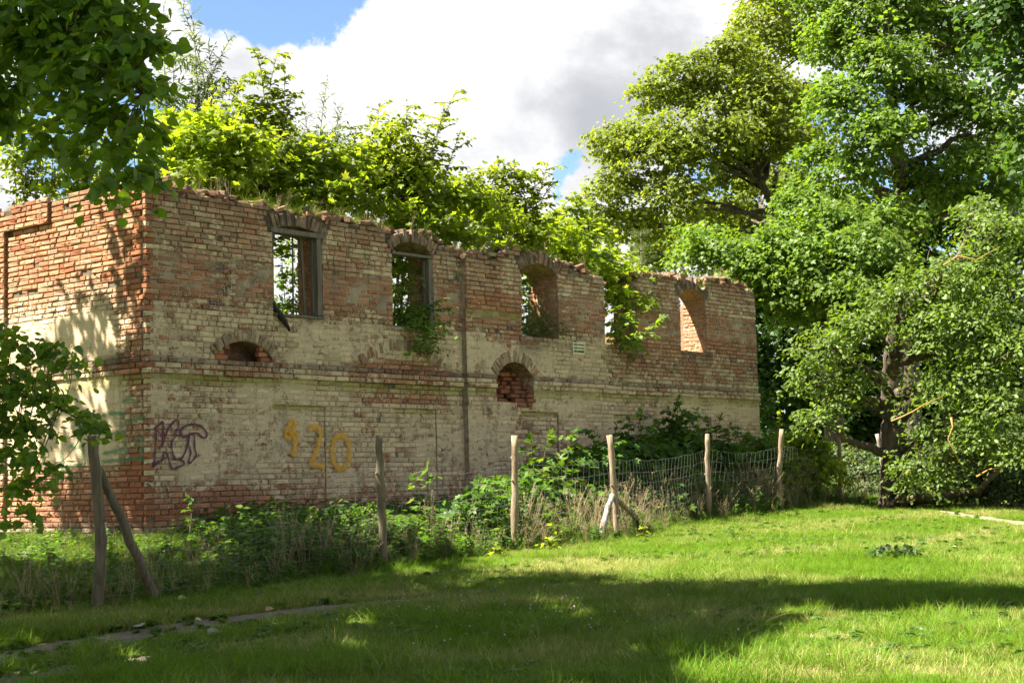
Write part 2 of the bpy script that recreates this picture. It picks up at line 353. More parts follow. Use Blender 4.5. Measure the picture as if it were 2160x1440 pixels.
def grass_mat(name, g1, g2, dry, dlo, dhi, trans=0.35, sc=0.55):
    m, t, o = new_mat(name)
    g = t.node('ShaderNodeNewGeometry'); oi = t.node('ShaderNodeObjectInfo')
    n1 = t.noise(g.outputs['Position'], sc, 4.0, 0.6, 0.3); n2 = t.noise(g.outputs['Position'], 3.0, 3.0, 0.6)
    a = t.node('ShaderNodeAttribute', attribute_name='lf'); sp = t.node('ShaderNodeSeparateColor'); t.link(a.outputs[0], sp.inputs[0])
    c = t.mix(n2, rgb(g1), rgb(g2))
    dm = t.math('ADD', t.math('ADD', n1, t.math('MULTIPLY', t.math('SUBTRACT', sp.outputs[0], 0.5), 0.34)), t.math('MULTIPLY', t.math('SUBTRACT', oi.outputs['Random'], 0.5), 0.14))
    c = t.mix(t.smooth(dm, dlo, dhi), c, rgb(dry))
    k = t.math('ADD', 0.75, t.math('MULTIPLY', sp.outputs[1], 0.5)); cc = t.node('ShaderNodeCombineColor'); [t.link(k, cc.inputs[i]) for i in range(3)]
    c = t.mix(1.0, c, cc.outputs[0], 'MULTIPLY')
    b = t.node('ShaderNodeBsdfPrincipled'); t.link(c, b.inputs['Base Color']); b.inputs['Roughness'].default_value = 0.6; b.inputs['Specular IOR Level'].default_value = 0.10
    tr = t.node('ShaderNodeBsdfTranslucent'); t.link(t.mix(0.5, c, rgb((0.28, 0.37, 0.022))), tr.inputs[0])
    mx = t.node('ShaderNodeMixShader'); mx.inputs[0].default_value = trans
    t.link(b.outputs[0], mx.inputs[1]); t.link(tr.outputs[0], mx.inputs[2]); t.link(mx.outputs[0], o.inputs[0]); return m


G_LAWN = grass_mat('lawn_blade', (0.056, 0.146, 0.006), (0.118, 0.212, 0.012), (0.36, 0.31, 0.12), 0.49, 0.73, sc=0.4)
G_TALL = grass_mat('tall_grass_blade', (0.050, 0.105, 0.014), (0.085, 0.140, 0.020), (0.20, 0.165, 0.07), 0.56, 0.80, sc=0.9)
G_DRY = simple_mat('dry_stalk', (0.24, 0.175, 0.09), (0.40, 0.31, 0.175), 15, 0.85, 0.1)

# ------------------------------------------------------------------ ground
def ground_material():
    m, t, o = new_mat('meadow_soil')
    c = t.node('ShaderNodeTexCoord'); pos = c.outputs['Object']
    n1 = t.noise(pos, 0.55, 4.0, 0.6, 0.3); n2 = t.noise(pos, 14.0, 5.0, 0.7); n3 = t.noise(pos, 60.0, 3.0, 0.7)
    col = t.mix(n2, rgb((0.045, 0.075, 0.014)), rgb((0.085, 0.115, 0.026)))
    col = t.mix(t.smooth(n1, 0.5, 0.68), col, rgb((0.19, 0.165, 0.075)))
    col = t.mix(t.math('MULTIPLY', t.smooth(n3, 0.5, 0.75), 0.5), col, rgb((0.05, 0.042, 0.022)))
    b = t.node('ShaderNodeBsdfPrincipled'); t.link(col, b.inputs['Base Color']); b.inputs['Roughness'].default_value = 0.95; b.inputs['Specular IOR Level'].default_value = 0.1
    bp = t.node('ShaderNodeBump'); bp.inputs['Strength'].default_value = 0.8; bp.inputs['Distance'].default_value = 0.03
    t.link(t.math('ADD', n2, t.math('MULTIPLY', n3, 0.5)), bp.inputs['Height']); t.link(bp.outputs[0], b.inputs['Normal']); t.link(b.outputs[0], o.inputs[0]); return m


def build_ground():
    xs = np.unique(np.concatenate([np.linspace(-600, -40, 15), np.linspace(-40, 40, 161), np.linspace(40, 600, 15)]))
    ys = np.unique(np.concatenate([np.linspace(-300, 0, 9), np.linspace(0, 70, 141), np.linspace(70, 1500, 24)]))
    X, Y = np.meshgrid(xs, ys); Z = ground_z(X, Y); nx, ny = len(xs), len(ys)
    V = np.stack([X, Y, Z], -1).reshape(-1, 3)
    i = np.arange(nx - 1)[None, :] + np.arange(ny - 1)[:, None] * nx
    F = np.stack([i, i + 1, i + nx + 1, i + nx], -1).reshape(-1)
    b = MB(); b.add(V, (F, np.full(len(F) // 4, 4)), 0, True)
    return tag(b.build('ground', ground_material()), kind='structure')


build_ground()
M_DIRT = simple_mat('bare_dirt', (0.10, 0.078, 0.05), (0.19, 0.155, 0.105), 9, 0.95, 0.8, bscale=40)
M_TAN = simple_mat('sandy_dirt', (0.17, 0.135, 0.085), (0.28, 0.225, 0.15), 6, 0.95, 0.6, bscale=40)


def track(name, pix, widths, mat, seed):
    """bare wheel track: a sheet following the ground with ragged edges"""
    P = np.array([on_ground(*q) for q in pix]); t0 = np.linspace(0, 1, len(P)); tt = np.linspace(0, 1, 70)
    c = np.stack([np.interp(tt, t0, P[:, k]) for k in range(2)], -1); wd = np.interp(tt, t0, widths)
    T = np.gradient(c, axis=0); T /= np.linalg.norm(T, axis=1)[:, None]; Nn = np.stack([-T[:, 1], T[:, 0]], -1)
    V = []; cols = np.linspace(-1, 1, 9)
    for i in range(len(tt)):
        for k in cols:
            e = 1 + 0.75 * (vnoise(i * 0.55 + seed, 3.3 + (k > 0) * 17) - 0.5)
            q = c[i] + Nn[i] * k * wd[i] * e; V.append((q[0], q[1], gz(q[0], q[1]) + 0.012 * (1 - abs(k)) + 0.004))
    F = [(i * 9 + k, i * 9 + k + 1, (i + 1) * 9 + k + 1, (i + 1) * 9 + k) for i in range(len(tt) - 1) for k in range(8)]
    b = MB(); b.add(V, F, 0, True); o = tag(b.build(name, mat), kind='structure'); return c, wd


TR1, TW1 = track('dirt_track', [(-420, 1450), (0, 1387), (150, 1366), (230, 1354), (330, 1335), (440, 1315), (560, 1300), (700, 1280), (900, 1262)], [0.5, 0.42, 0.42, 0.48, 0.42, 0.34, 0.3, 0.2, 0.08], M_DIRT, 1)
TR2, TW2 = track('dirt_track', [(-300, 1520), (0, 1440), (120, 1418), (280, 1398), (420, 1375), (560, 1350), (700, 1330)], [0.4, 0.36, 0.36, 0.26, 0.2, 0.12, 0.06], M_DIRT, 5)
TR3, TW3 = track('dirt_path', [(1985, 1078), (2040, 1088), (2110, 1098), (2200, 1108), (2400, 1128)], [0.10, 0.2, 0.2, 0.24, 0.3], M_TAN, 9)
TR4, TW4 = track('dirt_path', [(1960, 1058), (2060, 1062), (2160, 1066), (2400, 1074)], [0.2, 0.5, 0.6, 0.7], M_DIRT, 13)


def near_track(x, y):
    r = np.zeros(len(x))
    for c, wd in ((TR1, TW1), (TR2, TW2), (TR3, TW3), (TR4, TW4)):
        d = np.hypot(x[:, None] - c[None, :, 0], y[:, None] - c[None, :, 1]); k = d.argmin(1)
        r = np.maximum(r, 1 - sstep(d.min(1) / (wd[k] + 0.02), 0.9, 1.35))
    return r

# ------------------------------------------------------------------ the ruined brick building
rng = np.random.RandomState(11)
RH = 0.0833; V0 = 3.26; TH = 0.60
OFF_R = 0.115                                               # the middle bay stands proud of the wall
def uvL(px, py, n=0.0):
    r = ray(px, py); t = ((CO + nL * n - EYE) @ nL) / (r @ nL); P = EYE + r * t; return (P - CO) @ dL, P[2]
def uvG(px, py, n=0.0):
    r = ray(px, py); t = ((CO - dL * n - EYE) @ dL) / (r @ dL); P = EYE + r * t; return (P - CO) @ eG, P[2]
UR0 = uvL(984, 700, OFF_R)[0]; UR1 = uvL(1277, 700, OFF_R)[0]; ULEN = 17.1
def snap(v): return V0 + RH * round((v - V0) / RH)
SILL = snap(4.26)


class Opening:
    def __init__(s, u0, u1, v0, vs, rise=0.0, ring=0.0, end=None):
        s.u0, s.u1, s.v0, s.vs, s.rise, s.ring = u0, u1, v0, vs, rise, ring
        s.uc = (u0 + u1) / 2; s.hw = (u1 - u0) / 2; s.ringspan = end
        if rise > 0: s.R = (s.hw ** 2 + rise ** 2) / (2 * rise); s.vc = vs + rise - s.R
    def top(s, u):
        if s.rise <= 0: return s.vs
        return s.vc + math.sqrt(max(s.R ** 2 - min(abs(u - s.uc), s.hw) ** 2, 0))
    def half(s, v):                                        # half width kept free of course bricks at height v
        if v < s.v0 - 0.005: return 0
        if v < s.vs - 0.04: return s.hw
        if s.rise <= 0: return s.hw if v < s.vs else 0
        Ro = s.R + s.ring
        if v > s.vc + Ro: return 0
        am = math.asin(min(1, (s.hw + s.ring * .35) / (s.R + s.ring * .5))) + .03
        h = min(math.sqrt(max(Ro ** 2 - (v - s.vc) ** 2, 0)), max(v - s.vc, 0) * math.tan(min(am, 1.45)))
        return max(h, s.hw if v < s.vs else 0)


w3a, w3b = uvL(1100, 640, OFF_R)[0], uvL(1178, 640, OFF_R)[0]
n3a, n3b = uvL(1048, 820, OFF_R)[0], uvL(1126, 820, OFF_R)[0]
OPS = [Opening(2.48, 3.56, SILL, 5.63, 0.11, 0.27), Opening(5.20, 6.24, SILL, 5.58, 0.17, 0.26), Opening(w3a, w3b, SILL, 5.50, 0.16, 0.27),
       Opening(11.29, 12.42, SILL, 9.0), Opening(14.02, 15.02, SILL, 5.42, 0.19, 0.27),
       Opening(1.30, 2.46, snap(3.55), 3.57, 0.25, 0.17), Opening(n3a, n3b, snap(3.03), 3.46, 0.30, 0.22)]
RING_ONLY = Opening(4.46, 6.34, 3.56, 3.56, 0.28, 0.20)     # bricked-up arch, flush with the wall
PANELS = [(2.45, 3.58, 1.09, 2.8435), (5.20, 6.25, 1.09, 2.8435), (uvL(1100, 870, OFF_R)[0], uvL(1178, 870, OFF_R)[0], 1.09, 2.8435), (11.5, 12.45, 1.09, 2.8435), (14.1, 15.1, 1.09, 2.8435)]
TOPU = np.array([0, .37, 1.28, 2.24, 2.74, 3.57, 4.33, 5.01, 6.09, 6.70, 7.4, 7.88, 8.3, 9.43, 9.87, 10.77, 11.24, 11.29, 12.42, 12.57, 14.16, 14.6, 14.89, 15.0, 15.28, 16.45, 17.1])
TOPV = np.array([6.12, 6.10, 6.06, 6.02, 6.02, 6.00, 5.98, 5.94, 5.96, 5.73, 5.70, 5.72, 5.86, 5.90, 5.78, 5.62, 5.47, 5.45, 5.45, 5.78, 5.88, 5.86, 5.72, 5.70, 5.90, 5.90, 5.76])
def topL(u): return float(np.interp(u, TOPU, TOPV))
def topG(w_): return 6.15 + 0.02 * math.sin(w_ * 5)


def offL(u, v):
    o = OFF_R if UR0 <= u <= UR1 else 0.0
    if UR0 < u < w3a and v > 4.65: o += 0.035
    for a, b, lo, hi in PANELS:
        if a <= u <= b and lo < v < hi: o -= 0.028
    return o


PL_V = [.6, 1.02, 1.1, 1.3, 1.5, 1.8, 3.1, 3.25, 3.27, 3.5, 3.6, 4.1, 4.3, 4.5, 4.62, 5.0, 5.15, 5.6, 5.85, 6.2]
PL_P = [.34, .36, .34, .38, .58, .66, .68, .70, .66, .66, .70, .68, .54, .34, .26, .28, .48, .50, .28, .14]
PG_V = [.6, 1.0, 1.7, 1.95, 2.15, 3.1, 3.25, 3.27, 3.5, 3.6, 4.1, 4.4, 4.7, 5.0, 6.2]
PG_P = [.30, .22, .22, .55, .88, .95, .92, .6, .62, .92, .86, .52, .16, .0, .0]


def zoneL(u, v):
    u = np.asarray(u, float); v = np.asarray(v, float)
    vv = v + (fnoise(u * 0.55 + 5, v * 0.7) - 0.5) * 0.45 * sstep(np.abs(v - 3.38), 0.12, 0.4)
    p = np.interp(vv, PL_V, PL_P)
    p = p - 0.30 * (1 - sstep(u, 2.0, 3.2)) * sstep(v, 1.0, 1.1) * (1 - sstep(v, 1.45, 1.75))
    p = p - 0.25 * sstep(u, 11.3, 11.8) * sstep(v, 3.5, 3.7) * (1 - sstep(v, 4.3, 4.6)) + 0.08 * sstep(u, 12, 14) * (v < 3.3)
    p = p - 0.36 * np.exp(-((u - 5.45) / 1.05) ** 2) * sstep(v, 2.85, 3.0) * (1 - sstep(v, 3.62, 3.75))
    p = p - 0.3 * np.exp(-((u - 1.9) / 0.6) ** 2) * sstep(v, 3.2, 3.27) * (1 - sstep(v, 3.6, 3.7))
    p = p + 0.25 * sstep(u, 10.2, 10.8) * (1 - sstep(u, 11.2, 11.4)) * (v < 3.9)
    p = p + 0.25 * (fnoise(u * 1.3, v * 1.3 + 40) - 0.5)
    moss = 0.95 * sstep(v, 3.08, 3.17) * (v < 3.262) * (0.45 + 0.8 * fnoise(u * 1.1, 3.0))
    for a, b, lo, hi in PANELS: moss = np.maximum(moss, 0.8 * (u > a) * (u < b) * sstep(v, hi - 0.13, hi - 0.04) * (v < hi + 0.005))
    moss = np.maximum(moss, 0.9 * (u > UR0) * (u < w3a) * sstep(v, 4.50, 4.6) * (v < 4.66))
    soot_dark = 0.75 * sstep(v, 3.36, 3.47) * (v < 3.515) * (0.5 + 0.7 * fnoise(u * 1.7, 9.0))
    tp = np.interp(u, TOPU, TOPV)
    soot_dark = np.maximum(soot_dark, 0.42 * sstep(v, tp - 0.35, tp - 0.05))
    soot_dark = np.maximum(soot_dark, 0.32 * (u > 9.8) * (1 - sstep(np.abs(v - 3.8), 0.1, 0.5)) * fnoise(u * 2, v))
    for a, b in ((11.3, 12.5), (14.0, 15.1), (w3a, w3b)): soot_dark = np.maximum(soot_dark, 0.5 * (u > a - .1) * (u < b + .1) * sstep(v, 3.7, 4.15) * (v < SILL) * fnoise(u * 3, v * 1.2 + 7) * 1.5)
    grey = 0.85 * (1 - sstep(v, 0.96, 1.12))
    return np.stack([p, np.clip(moss, 0, 1), np.clip(soot_dark, 0, 1), grey], -1)


def zoneG(w_, v):
    w_ = np.asarray(w_, float); v = np.asarray(v, float)
    vv = v + (fnoise(w_ * 0.8 + 15, v * 0.8 + 3) - 0.5) * 0.6 * sstep(np.abs(v - 3.38), 0.12, 0.4)
    p = np.interp(vv, PG_V, PG_P)
    p = p - 0.50 * (1 - sstep(w_, 0.1, 0.75 + 0.5 * fnoise(v * 1.4, 8.0)))
    moss = 0.9 * sstep(v, 3.06, 3.16) * (v < 3.262) * (0.5 + 0.7 * fnoise(w_ * 1.1, 13.0))
    soot_dark = 0.8 * sstep(v, 3.30, 3.45) * (1 - sstep(v, 3.52, 3.62)) * (0.45 + 0.8 * fnoise(w_ * 1.5, 19.0))
    soot_dark = np.maximum(soot_dark, 0.30 * sstep(v, 5.85, 6.1)); grey = 0.85 * (1 - sstep(v, 0.95, 1.15))
    return np.stack([p, np.clip(moss, 0, 1), np.clip(soot_dark, 0, 1), grey], -1)


class Bricks:
    """list of single bricks (axis frame, centre, size) turned into worn, slightly rounded solids"""
    def __init__(s): s.r = []
    def put(s, C, A, N, V, la, lv, dep, zone, rnd=None, wear=1.0): s.r.append((C, A, N, V, la, lv, dep, zone, rnd, wear))
    def emit(s, mb, mat=0):
        n = len(s.r)
        if not n: return
        C = np.array([q[0] for q in s.r]); A = np.array([q[1] for q in s.r]); N = np.array([q[2] for q in s.r]); Vv = np.array([q[3] for q in s.r])
        la = np.array([q[4] for q in s.r]) / 2; lv = np.array([q[5] for q in s.r]) / 2; dp = np.array([q[6] for q in s.r]); zn = np.array([q[7] for q in s.r])
        wear = np.array([q[9] for q in s.r])
        bv = np.minimum(0.014, lv * 0.5)
        P = np.zeros((n, 12, 3)); k = 0
        for lay, (ins, dn) in enumerate(((0.0, None), (0.0, -bv * 0.9), (1.0, 0.0))):
            for sa, sv in ((-1, -1), (1, -1), (1, 1), (-1, 1)):
                a = (la - ins * bv) * sa; v = (lv - ins * bv) * sv
                d = -dp if dn is None else np.zeros(n) + dn
                if lay == 2: a = a + rng.normal(0, 0.006, n) * wear; v = v + rng.normal(0, 0.0042, n) * wear; d = d + rng.normal(0, 0.004, n) * wear
                P[:, k] = C + A * a[:, None] + Vv * v[:, None] + N * d[:, None]; k += 1
        q = [(8, 9, 10, 11)] + [(4 + i, 4 + (i + 1) % 4, 8 + (i + 1) % 4, 8 + i) for i in range(4)] + [(i, (i + 1) % 4, 4 + (i + 1) % 4, 4 + i) for i in range(4)]
        F = (np.array(q)[None] + (np.arange(n) * 12)[:, None, None]).reshape(-1)
        rn = rng.rand(n, 4); rn[:, 0] = rn[:, 0] * 0.98
        for i, z in enumerate(s.r):
            if z[8] is not None: rn[i, 0] = z[8]
        mb.add(P.reshape(-1, 3), (F, np.full(n * 9, 4)), mat, False, bk=np.repeat(rn, 12, 0), zn=np.repeat(zn, 12, 0))


def lay_course(a, b, r, quoin=0.0):
    """split [a,b] into a run of stretchers and headers"""
    out = []; u = a; alt = r.randint(0, 2)
    first = True
    while u < b - 0.03:
        L = (0.262 if (alt and r.rand() < 0.86) or (not alt and r.rand() < 0.22) else 0.126) * r.uniform(0.96, 1.04)
        if first: L *= r.uniform(0.5, 1.0); first = False
        if b - u - L < 0.07: L = b - u
        out.append((u, min(u + L, b))); u += L + 0.014; alt = 1 - alt if r.rand() < 0.75 else alt
    return out


def front_wall():
    wall, course = Bricks(), Bricks(); r = np.random.RandomState(3)
    rows = np.arange(int((0.45 - V0) / RH), int((6.4 - V0) / RH) + 1)
    for k in rows:
        v = V0 + RH * (k + 0.5); brk = [0.0, UR0, UR1, ULEN]
        for a, b, lo, hi in PANELS:
            if lo < v < hi: brk += [a, b]
        if v > 4.65: brk.append(w3a)
        brk = sorted(brk); ex = []
        for o in OPS:
            h = o.half(v)
            if h > 0: ex.append((o.uc - h, o.uc + h))
        h = RING_ONLY.half(v)
        if h > 0 and v > RING_ONLY.vs - 0.02:
            hi_ = math.sqrt(max(RING_ONLY.R ** 2 - (v - RING_ONLY.vc) ** 2, 0)) if v < RING_ONLY.vc + RING_ONLY.R else 0
            ex += [(RING_ONLY.uc - h, RING_ONLY.uc - hi_), (RING_ONLY.uc + hi_, RING_ONLY.uc + h)]
        strg = 0 <= k <= 2
        for s0, s1 in zip(brk[:-1], brk[1:]):
            if s1 - s0 < 0.02: continue
            a0 = s0
            if s0 == 0.0: a0 = 0.0 if k % 2 == 0 else 0.132
            segs = [(a0, s1)]
            for e0, e1 in ex:
                segs = [q for a, b in segs for q in ((a, min(b, e0 - 0.004)), (max(a, e1 + 0.004), b)) if q[1] - q[0] > 0.035]
            for a, b in segs:
                for ua, ub in lay_course(a, b, r):
                    uc = (ua + ub) / 2; tp = topL(uc)
                    if v > tp - 0.02 + 0.10 * (r.rand() - 0.5) - 0.06 * (fnoise(uc * 3, 2.0) - .5): continue
                    off = offL(uc, v); dep = 0.07; nf = off
                    if strg: nf += (0.045, 0.055, 0.035)[k] - 0.012 * r.rand() - (0.03 * (r.rand() < 0.12)); dep = 0.12
                    ztmp = zoneL(uc, v)
                    ero = r.rand(); upper = v > 4.3
                    if ero < (0.03 if upper else 0.012): nf -= r.uniform(0.02, 0.05)
                    if ero > 0.9965 and not strg: continue
                    nf += r.normal(0, 0.0035 if not upper else 0.006)
                    if v > tp - 0.2: nf -= r.uniform(-0.015, 0.03)
                    rnd = None; q = r.rand()
                    if v > 5.05: rnd = 0.64 + 0.30 * r.rand() if q < 0.8 else None      # the paler, sooty upper courses
                    elif 4.4 < v < 5.05: rnd = 0.12 + 0.5 * r.rand()
                    elif v < 1.5: rnd = 0.2 + 0.5 * r.rand()
                    (course if strg else wall).put(PL(uc, nf, v), dL, nL, ZZ, ub - ua, RH - (0.0095 if v < 4.3 else 0.0125) + r.normal(0, 0.0012), dep + (nf - off), ztmp, rnd, 1.5 if upper else 1.0)
        # jambs of the openings: every second brick runs through the thickness
        for o in OPS:
            h = o.half(v)
            if h <= 0 or v > min(o.vs, topL(o.u0) if o is OPS[3] else o.vs): continue
            for sgn, uj in ((1, o.u0), (-1, o.u1)):
                if v > topL(uj) - 0.05: continue
                off = offL(uj - sgn * 0.02, v); d0 = 0.075 if True else 0
                cuts = [(-off + d0, 0.19 - off), (0.20 - off, 0.45 - off), (0.46 - off, TH - 0.002)] if k % 2 else [(-off + d0, 0.31 - off), (0.32 - off, TH - 0.002)]
                for da, db in cuts:
                    z = zoneL(uj, v).copy(); z[0] = 0.34; z[1] = 0; z[3] = 0
                    if r.rand() < 0.04: continue
                    wall.put(PL(uj + sgn * (0.006 + r.normal(0, 0.004)), -(da + db) / 2, v), eG, dL * sgn, ZZ, db - da, RH - 0.011, 0.06, z, 0.25 + 0.5 * r.rand(), 1.5)
    mb = MB(); wall.emit(mb)
    # loose and tilted bricks along the broken top
    top = Bricks()
    for i in range(760):
        u = r.uniform(0, ULEN)
        if 11.2 < u < 12.5: continue
        if any(abs(u - o.uc) < o.hw + .1 and o.ring > .2 and o.rise > 0 and o.v0 > 4 for o in OPS) and r.rand() < .8: continue
        nn = offL(u, 5.9) - r.uniform(0.04, TH - 0.05)
        v = topL(u) + r.uniform(-0.06, 0.06) - 0.04 * fnoise(u * 3, 2)
        R3 = Matrix.Rotation(r.normal(0, 0.5), 3, 'Z') @ Matrix.Rotation(r.normal(0, 0.16), 3, 'X') @ Matrix.Rotation(r.normal(0, 0.16), 3, 'Y')
        A, N_, Vv = (np.array(R3 @ Vector(q)) for q in (dL, nL, ZZ))
        L = r.choice([0.26, 0.13, 0.18]); top.put(PL(u, nn + 0.06, v), A, N_, Vv, L, 0.07, 0.12, np.array([.15, 0, .35 + .45 * r.rand(), .3 * r.rand()]), 0.45 + 0.48 * r.rand(), 2.0)
    top.emit(mb)
    core(mb, 'L')
    # bricked-in bottom of the small vent, and a brick back added to keep the broken arch dark
    vb = Bricks(); o = OPS[5]
    for k in range(int(round((o.v0 - V0) / RH)), int(round((o.v0 - V0) / RH)) + 3):
        v = V0 + RH * (k + .5); h = o.hw if v < o.vs else math.sqrt(max(o.R ** 2 - (v - o.vc) ** 2, 0))
        for ua, ub in lay_course(o.uc - h + .01, o.uc + h - .01, r):
            if ub > 1.62 and ua < 2.12 and v > o.v0 + 0.02: continue
            vb.put(PL((ua + ub) / 2, -.03 + r.normal(0, .012), v), dL, nL, ZZ, ub - ua, .073, .1, np.array([.05, 0, .1, 0]), .25 + .35 * r.rand(), 1.5)
    o = OPS[6]
    for k in range(int(round((o.v0 - V0) / RH)) - 1, int(round((o.v0 - V0) / RH)) + 7):
        v = V0 + RH * (k + .5)
        for ua, ub in lay_course(o.u0, o.u1, r):
            dd = 0.10 + 0.30 * sstep(v, o.v0 - .1, o.v0 + .5) + r.uniform(-.08, .06) - 0.12 * ((ua + ub) / 2 > o.uc)
            vb.put(PL((ua + ub) / 2, OFF_R - dd, v), dL, nL, ZZ, ub - ua, .07, .12, np.array([.05, 0, .35, 0]), .05 + .4 * r.rand(), 2)
    vb.emit(mb)
    mb.box(PL((OPS[5].u0 + OPS[5].u1) / 2, -0.42, 3.7), dL, nL, ZZ, .62, .04, .3, 2, zn=[.1, 0, .8, 0]); mb.box(PL((n3a + n3b) / 2, -0.38, 3.4), dL, nL, ZZ, .62, .05, .6, 2, zn=[.1, 0, .8, 0])  # added backing panels; the dark of both openings is put into their colour
    return mb, course


def core(mb, which):
    """the body of the wall behind the facing bricks, cut by the openings"""
    if which == 'L':
        bp = [.075] + list(np.arange(0.11, ULEN, 0.11)) + [ULEN, UR0, UR1, w3a]
        for a, b, lo, hi in PANELS: bp += [a, b]
        for o in OPS: bp += [o.u0, o.u1] + ([o.u0 + (o.u1 - o.u0) * i / 12 for i in range(12)] if o.rise > 0 else [])
        top = lambda u: topL(u) - 0.045 - 0.05 * fnoise(u * 3, 2); ops = OPS; P = PL; zone = zoneL; Vmax = 2.8435; tile = 0.12
    else:
        bp = [.075] + list(np.arange(0.11, 9.0, 0.11)) + [9.0, 2.4, 3.6]; top = lambda u: topG(u) - 0.04; ops = []; P = PG; zone = zoneG; Vmax = 5.78; tile = 0.12
    bp = sorted(bp); us = [bp[0]]
    for q in bp[1:]:
        if q - us[-1] > 1e-4: us.append(q)
    for ua, ub in zip(us[:-1], us[1:]):
        um = (ua + ub) / 2; segs = [[(0.35, 0.35), (top(ua), top(ub))]]
        for o in ops:
            if o.u0 - 1e-6 < um < o.u1 + 1e-6:
                lo = (o.v0, o.v0); hi = (o.top(ua), o.top(ub)); new = []
                for s0, s1 in segs:
                    if lo[0] > s0[0] and hi[0] < s1[0] + 9: new.append([s0, (min(lo[0], s1[0]), min(lo[1], s1[1]))]); s0 = hi
                    if s1[0] - s0[0] > 0.01 and s1[1] - s0[1] > 0.01: new.append([s0, s1])
                segs = new
        cut = []
        for s0, s1 in segs:
            if s0[0] < Vmax - .01 and s1[0] > Vmax + .01: cut += [[s0, (Vmax, Vmax)], [(Vmax, Vmax), s1]]
            else: cut.append([s0, s1])
        for s0, s1 in cut:
            vm = (s0[0] + s1[0]) / 2; off = (offL(um, 3.0 if vm > Vmax else 2.0) if which == 'L' else offG(um, vm)); n = max(1, int((s1[0] - s0[0]) / tile))
            tt = np.linspace(0, 1, n + 1); va = s0[0] + (s1[0] - s0[0]) * tt; vb = s0[1] + (s1[1] - s0[1]) * tt
            ra, rb = recess(which, ua, va), recess(which, ub, vb)
            V = []; 
            for i in range(n + 1): V += [P(ua, off - ra[i], va[i]), P(ub, off - rb[i], vb[i])]
            z = zone(np.tile([ua, ub], n + 1), np.stack([va, vb], -1).ravel())
            F = [(2 * i, 2 * i + 1, 2 * i + 3, 2 * i + 2) for i in range(n)]
            rr_ = np.stack([ra, rb], -1).ravel(); fl = 1 - sstep(rr_, .003, .014); mb.add(V, F, 1, True, zn=z, bk=np.stack([fl * 0 + .5, fl, fl, fl * 0], -1))
            fa0, fb0, fa1, fb1 = V[0], V[1], V[-2], V[-1]
            B = [P(ua, -TH, va[0]), P(ub, -TH, vb[0]), P(ua, -TH, va[-1]), P(ub, -TH, vb[-1])]
            edge_ = which == 'L' and abs(ua - UR0) < .002; low = edge_ or (which == 'L' and s1[0] <= Vmax + .01)
            mb.add([fa0, fb0, fa1, fb1] + B, [(4, 6, 7, 5), (0, 4, 5, 1), (2, 3, 7, 6), (0, 2, 6, 4), (1, 5, 7, 3)], [2, 1, 1, 1, 1] if low else 2, False, zn=[.50 if edge_ else (.72 if low else .45), 0, .1, 0], bk=[.4, .8 if edge_ else (1.0 if low else .5), .5, 0])


def recess(which, u, v):
    v = np.asarray(v, float); u = np.full_like(v, u); p = (zoneL if which == 'L' else zoneG)(u, v)[..., 0]
    if which == 'L': base = 0.026 - 0.011 * sstep(p, .35, .7) - 0.019 * sstep(v, 4.35, 4.55) * (1 - sstep(v, 5.0, 5.15)) + 0.006 * sstep(v, 5.1, 5.3)
    else: base = 0.027 - 0.031 * sstep(p, .58, .86)
    if which == 'L': base = base - 0.014 * sstep(fnoise(u * .8 + 7, v * 1.3 + 2), .44, .62) * sstep(p, .4, .6) * (v < 4.4)
    return base + 0.009 * (fnoise(u * 4 + 3, v * 4 + 50) - 0.5)


def offG(w_, v):
    if w_ > 3.6: return 0.07
    if 2.4 < w_ <= 3.6 and v > 5.78: return 0.07
    return 0.0


def gable_wall():
    wall, course = Bricks(), Bricks(); r = np.random.RandomState(5)
    for k in range(int((0.45 - V0) / RH), int((6.3 - V0) / RH) + 1):
        v = V0 + RH * (k + 0.5); brk = [0.0, 2.4, 3.6, 9.0] if v > 5.78 else [0.0, 3.6, 9.0]
        strg = 0 <= k <= 2
        for s0, s1 in zip(brk[:-1], brk[1:]):
            a0 = s0
            if s0 == 0: a0 = 0.132 if k % 2 == 0 else 0.0
            for ua, ub in lay_course(a0, s1, r):
                uc = (ua + ub) / 2
                if v > topG(uc) + .02 * (r.rand() - .5): continue
                nf = offG(uc, v); dep = 0.07
                if ua == 0.0: dep = 0.126
                if strg: nf += (0.045, 0.055, 0.035)[k] - 0.012 * r.rand(); dep += 0.05
                q = r.rand(); nf += r.normal(0, .004)
                if v > 4.6 and q < .04: nf -= r.uniform(.02, .05)
                rnd = 0.55 + 0.38 * r.rand() if v > 4.3 and r.rand() < .75 else (0.15 + 0.45 * r.rand())
                if uc < .3: rnd = .2 + .3 * r.rand()
                (course if strg else wall).put(PG(uc, nf, v), eG, -dL, ZZ, ub - ua, RH - .0135, dep + 0.0, zoneG(uc, v), rnd, 1.4)
    mb = MB(); wall.emit(mb)
    top = Bricks()
    for i in range(60):
        u = r.uniform(0, 8.9); R3 = Matrix.Rotation(r.normal(0, .3), 3, 'Z') @ Matrix.Rotation(r.normal(0, .08), 3, 'X')
        A, N_, Vv = (np.array(R3 @ Vector(q)) for q in (eG, -dL, ZZ)); top.put(PG(u, -r.uniform(.1, .5), topG(u) + .01), A, N_, Vv, .25, .07, .12, np.array([.1, 0, .3, .1]), .3 + .6 * r.rand(), 2)
    top.emit(mb); core(mb, 'G'); return mb, course


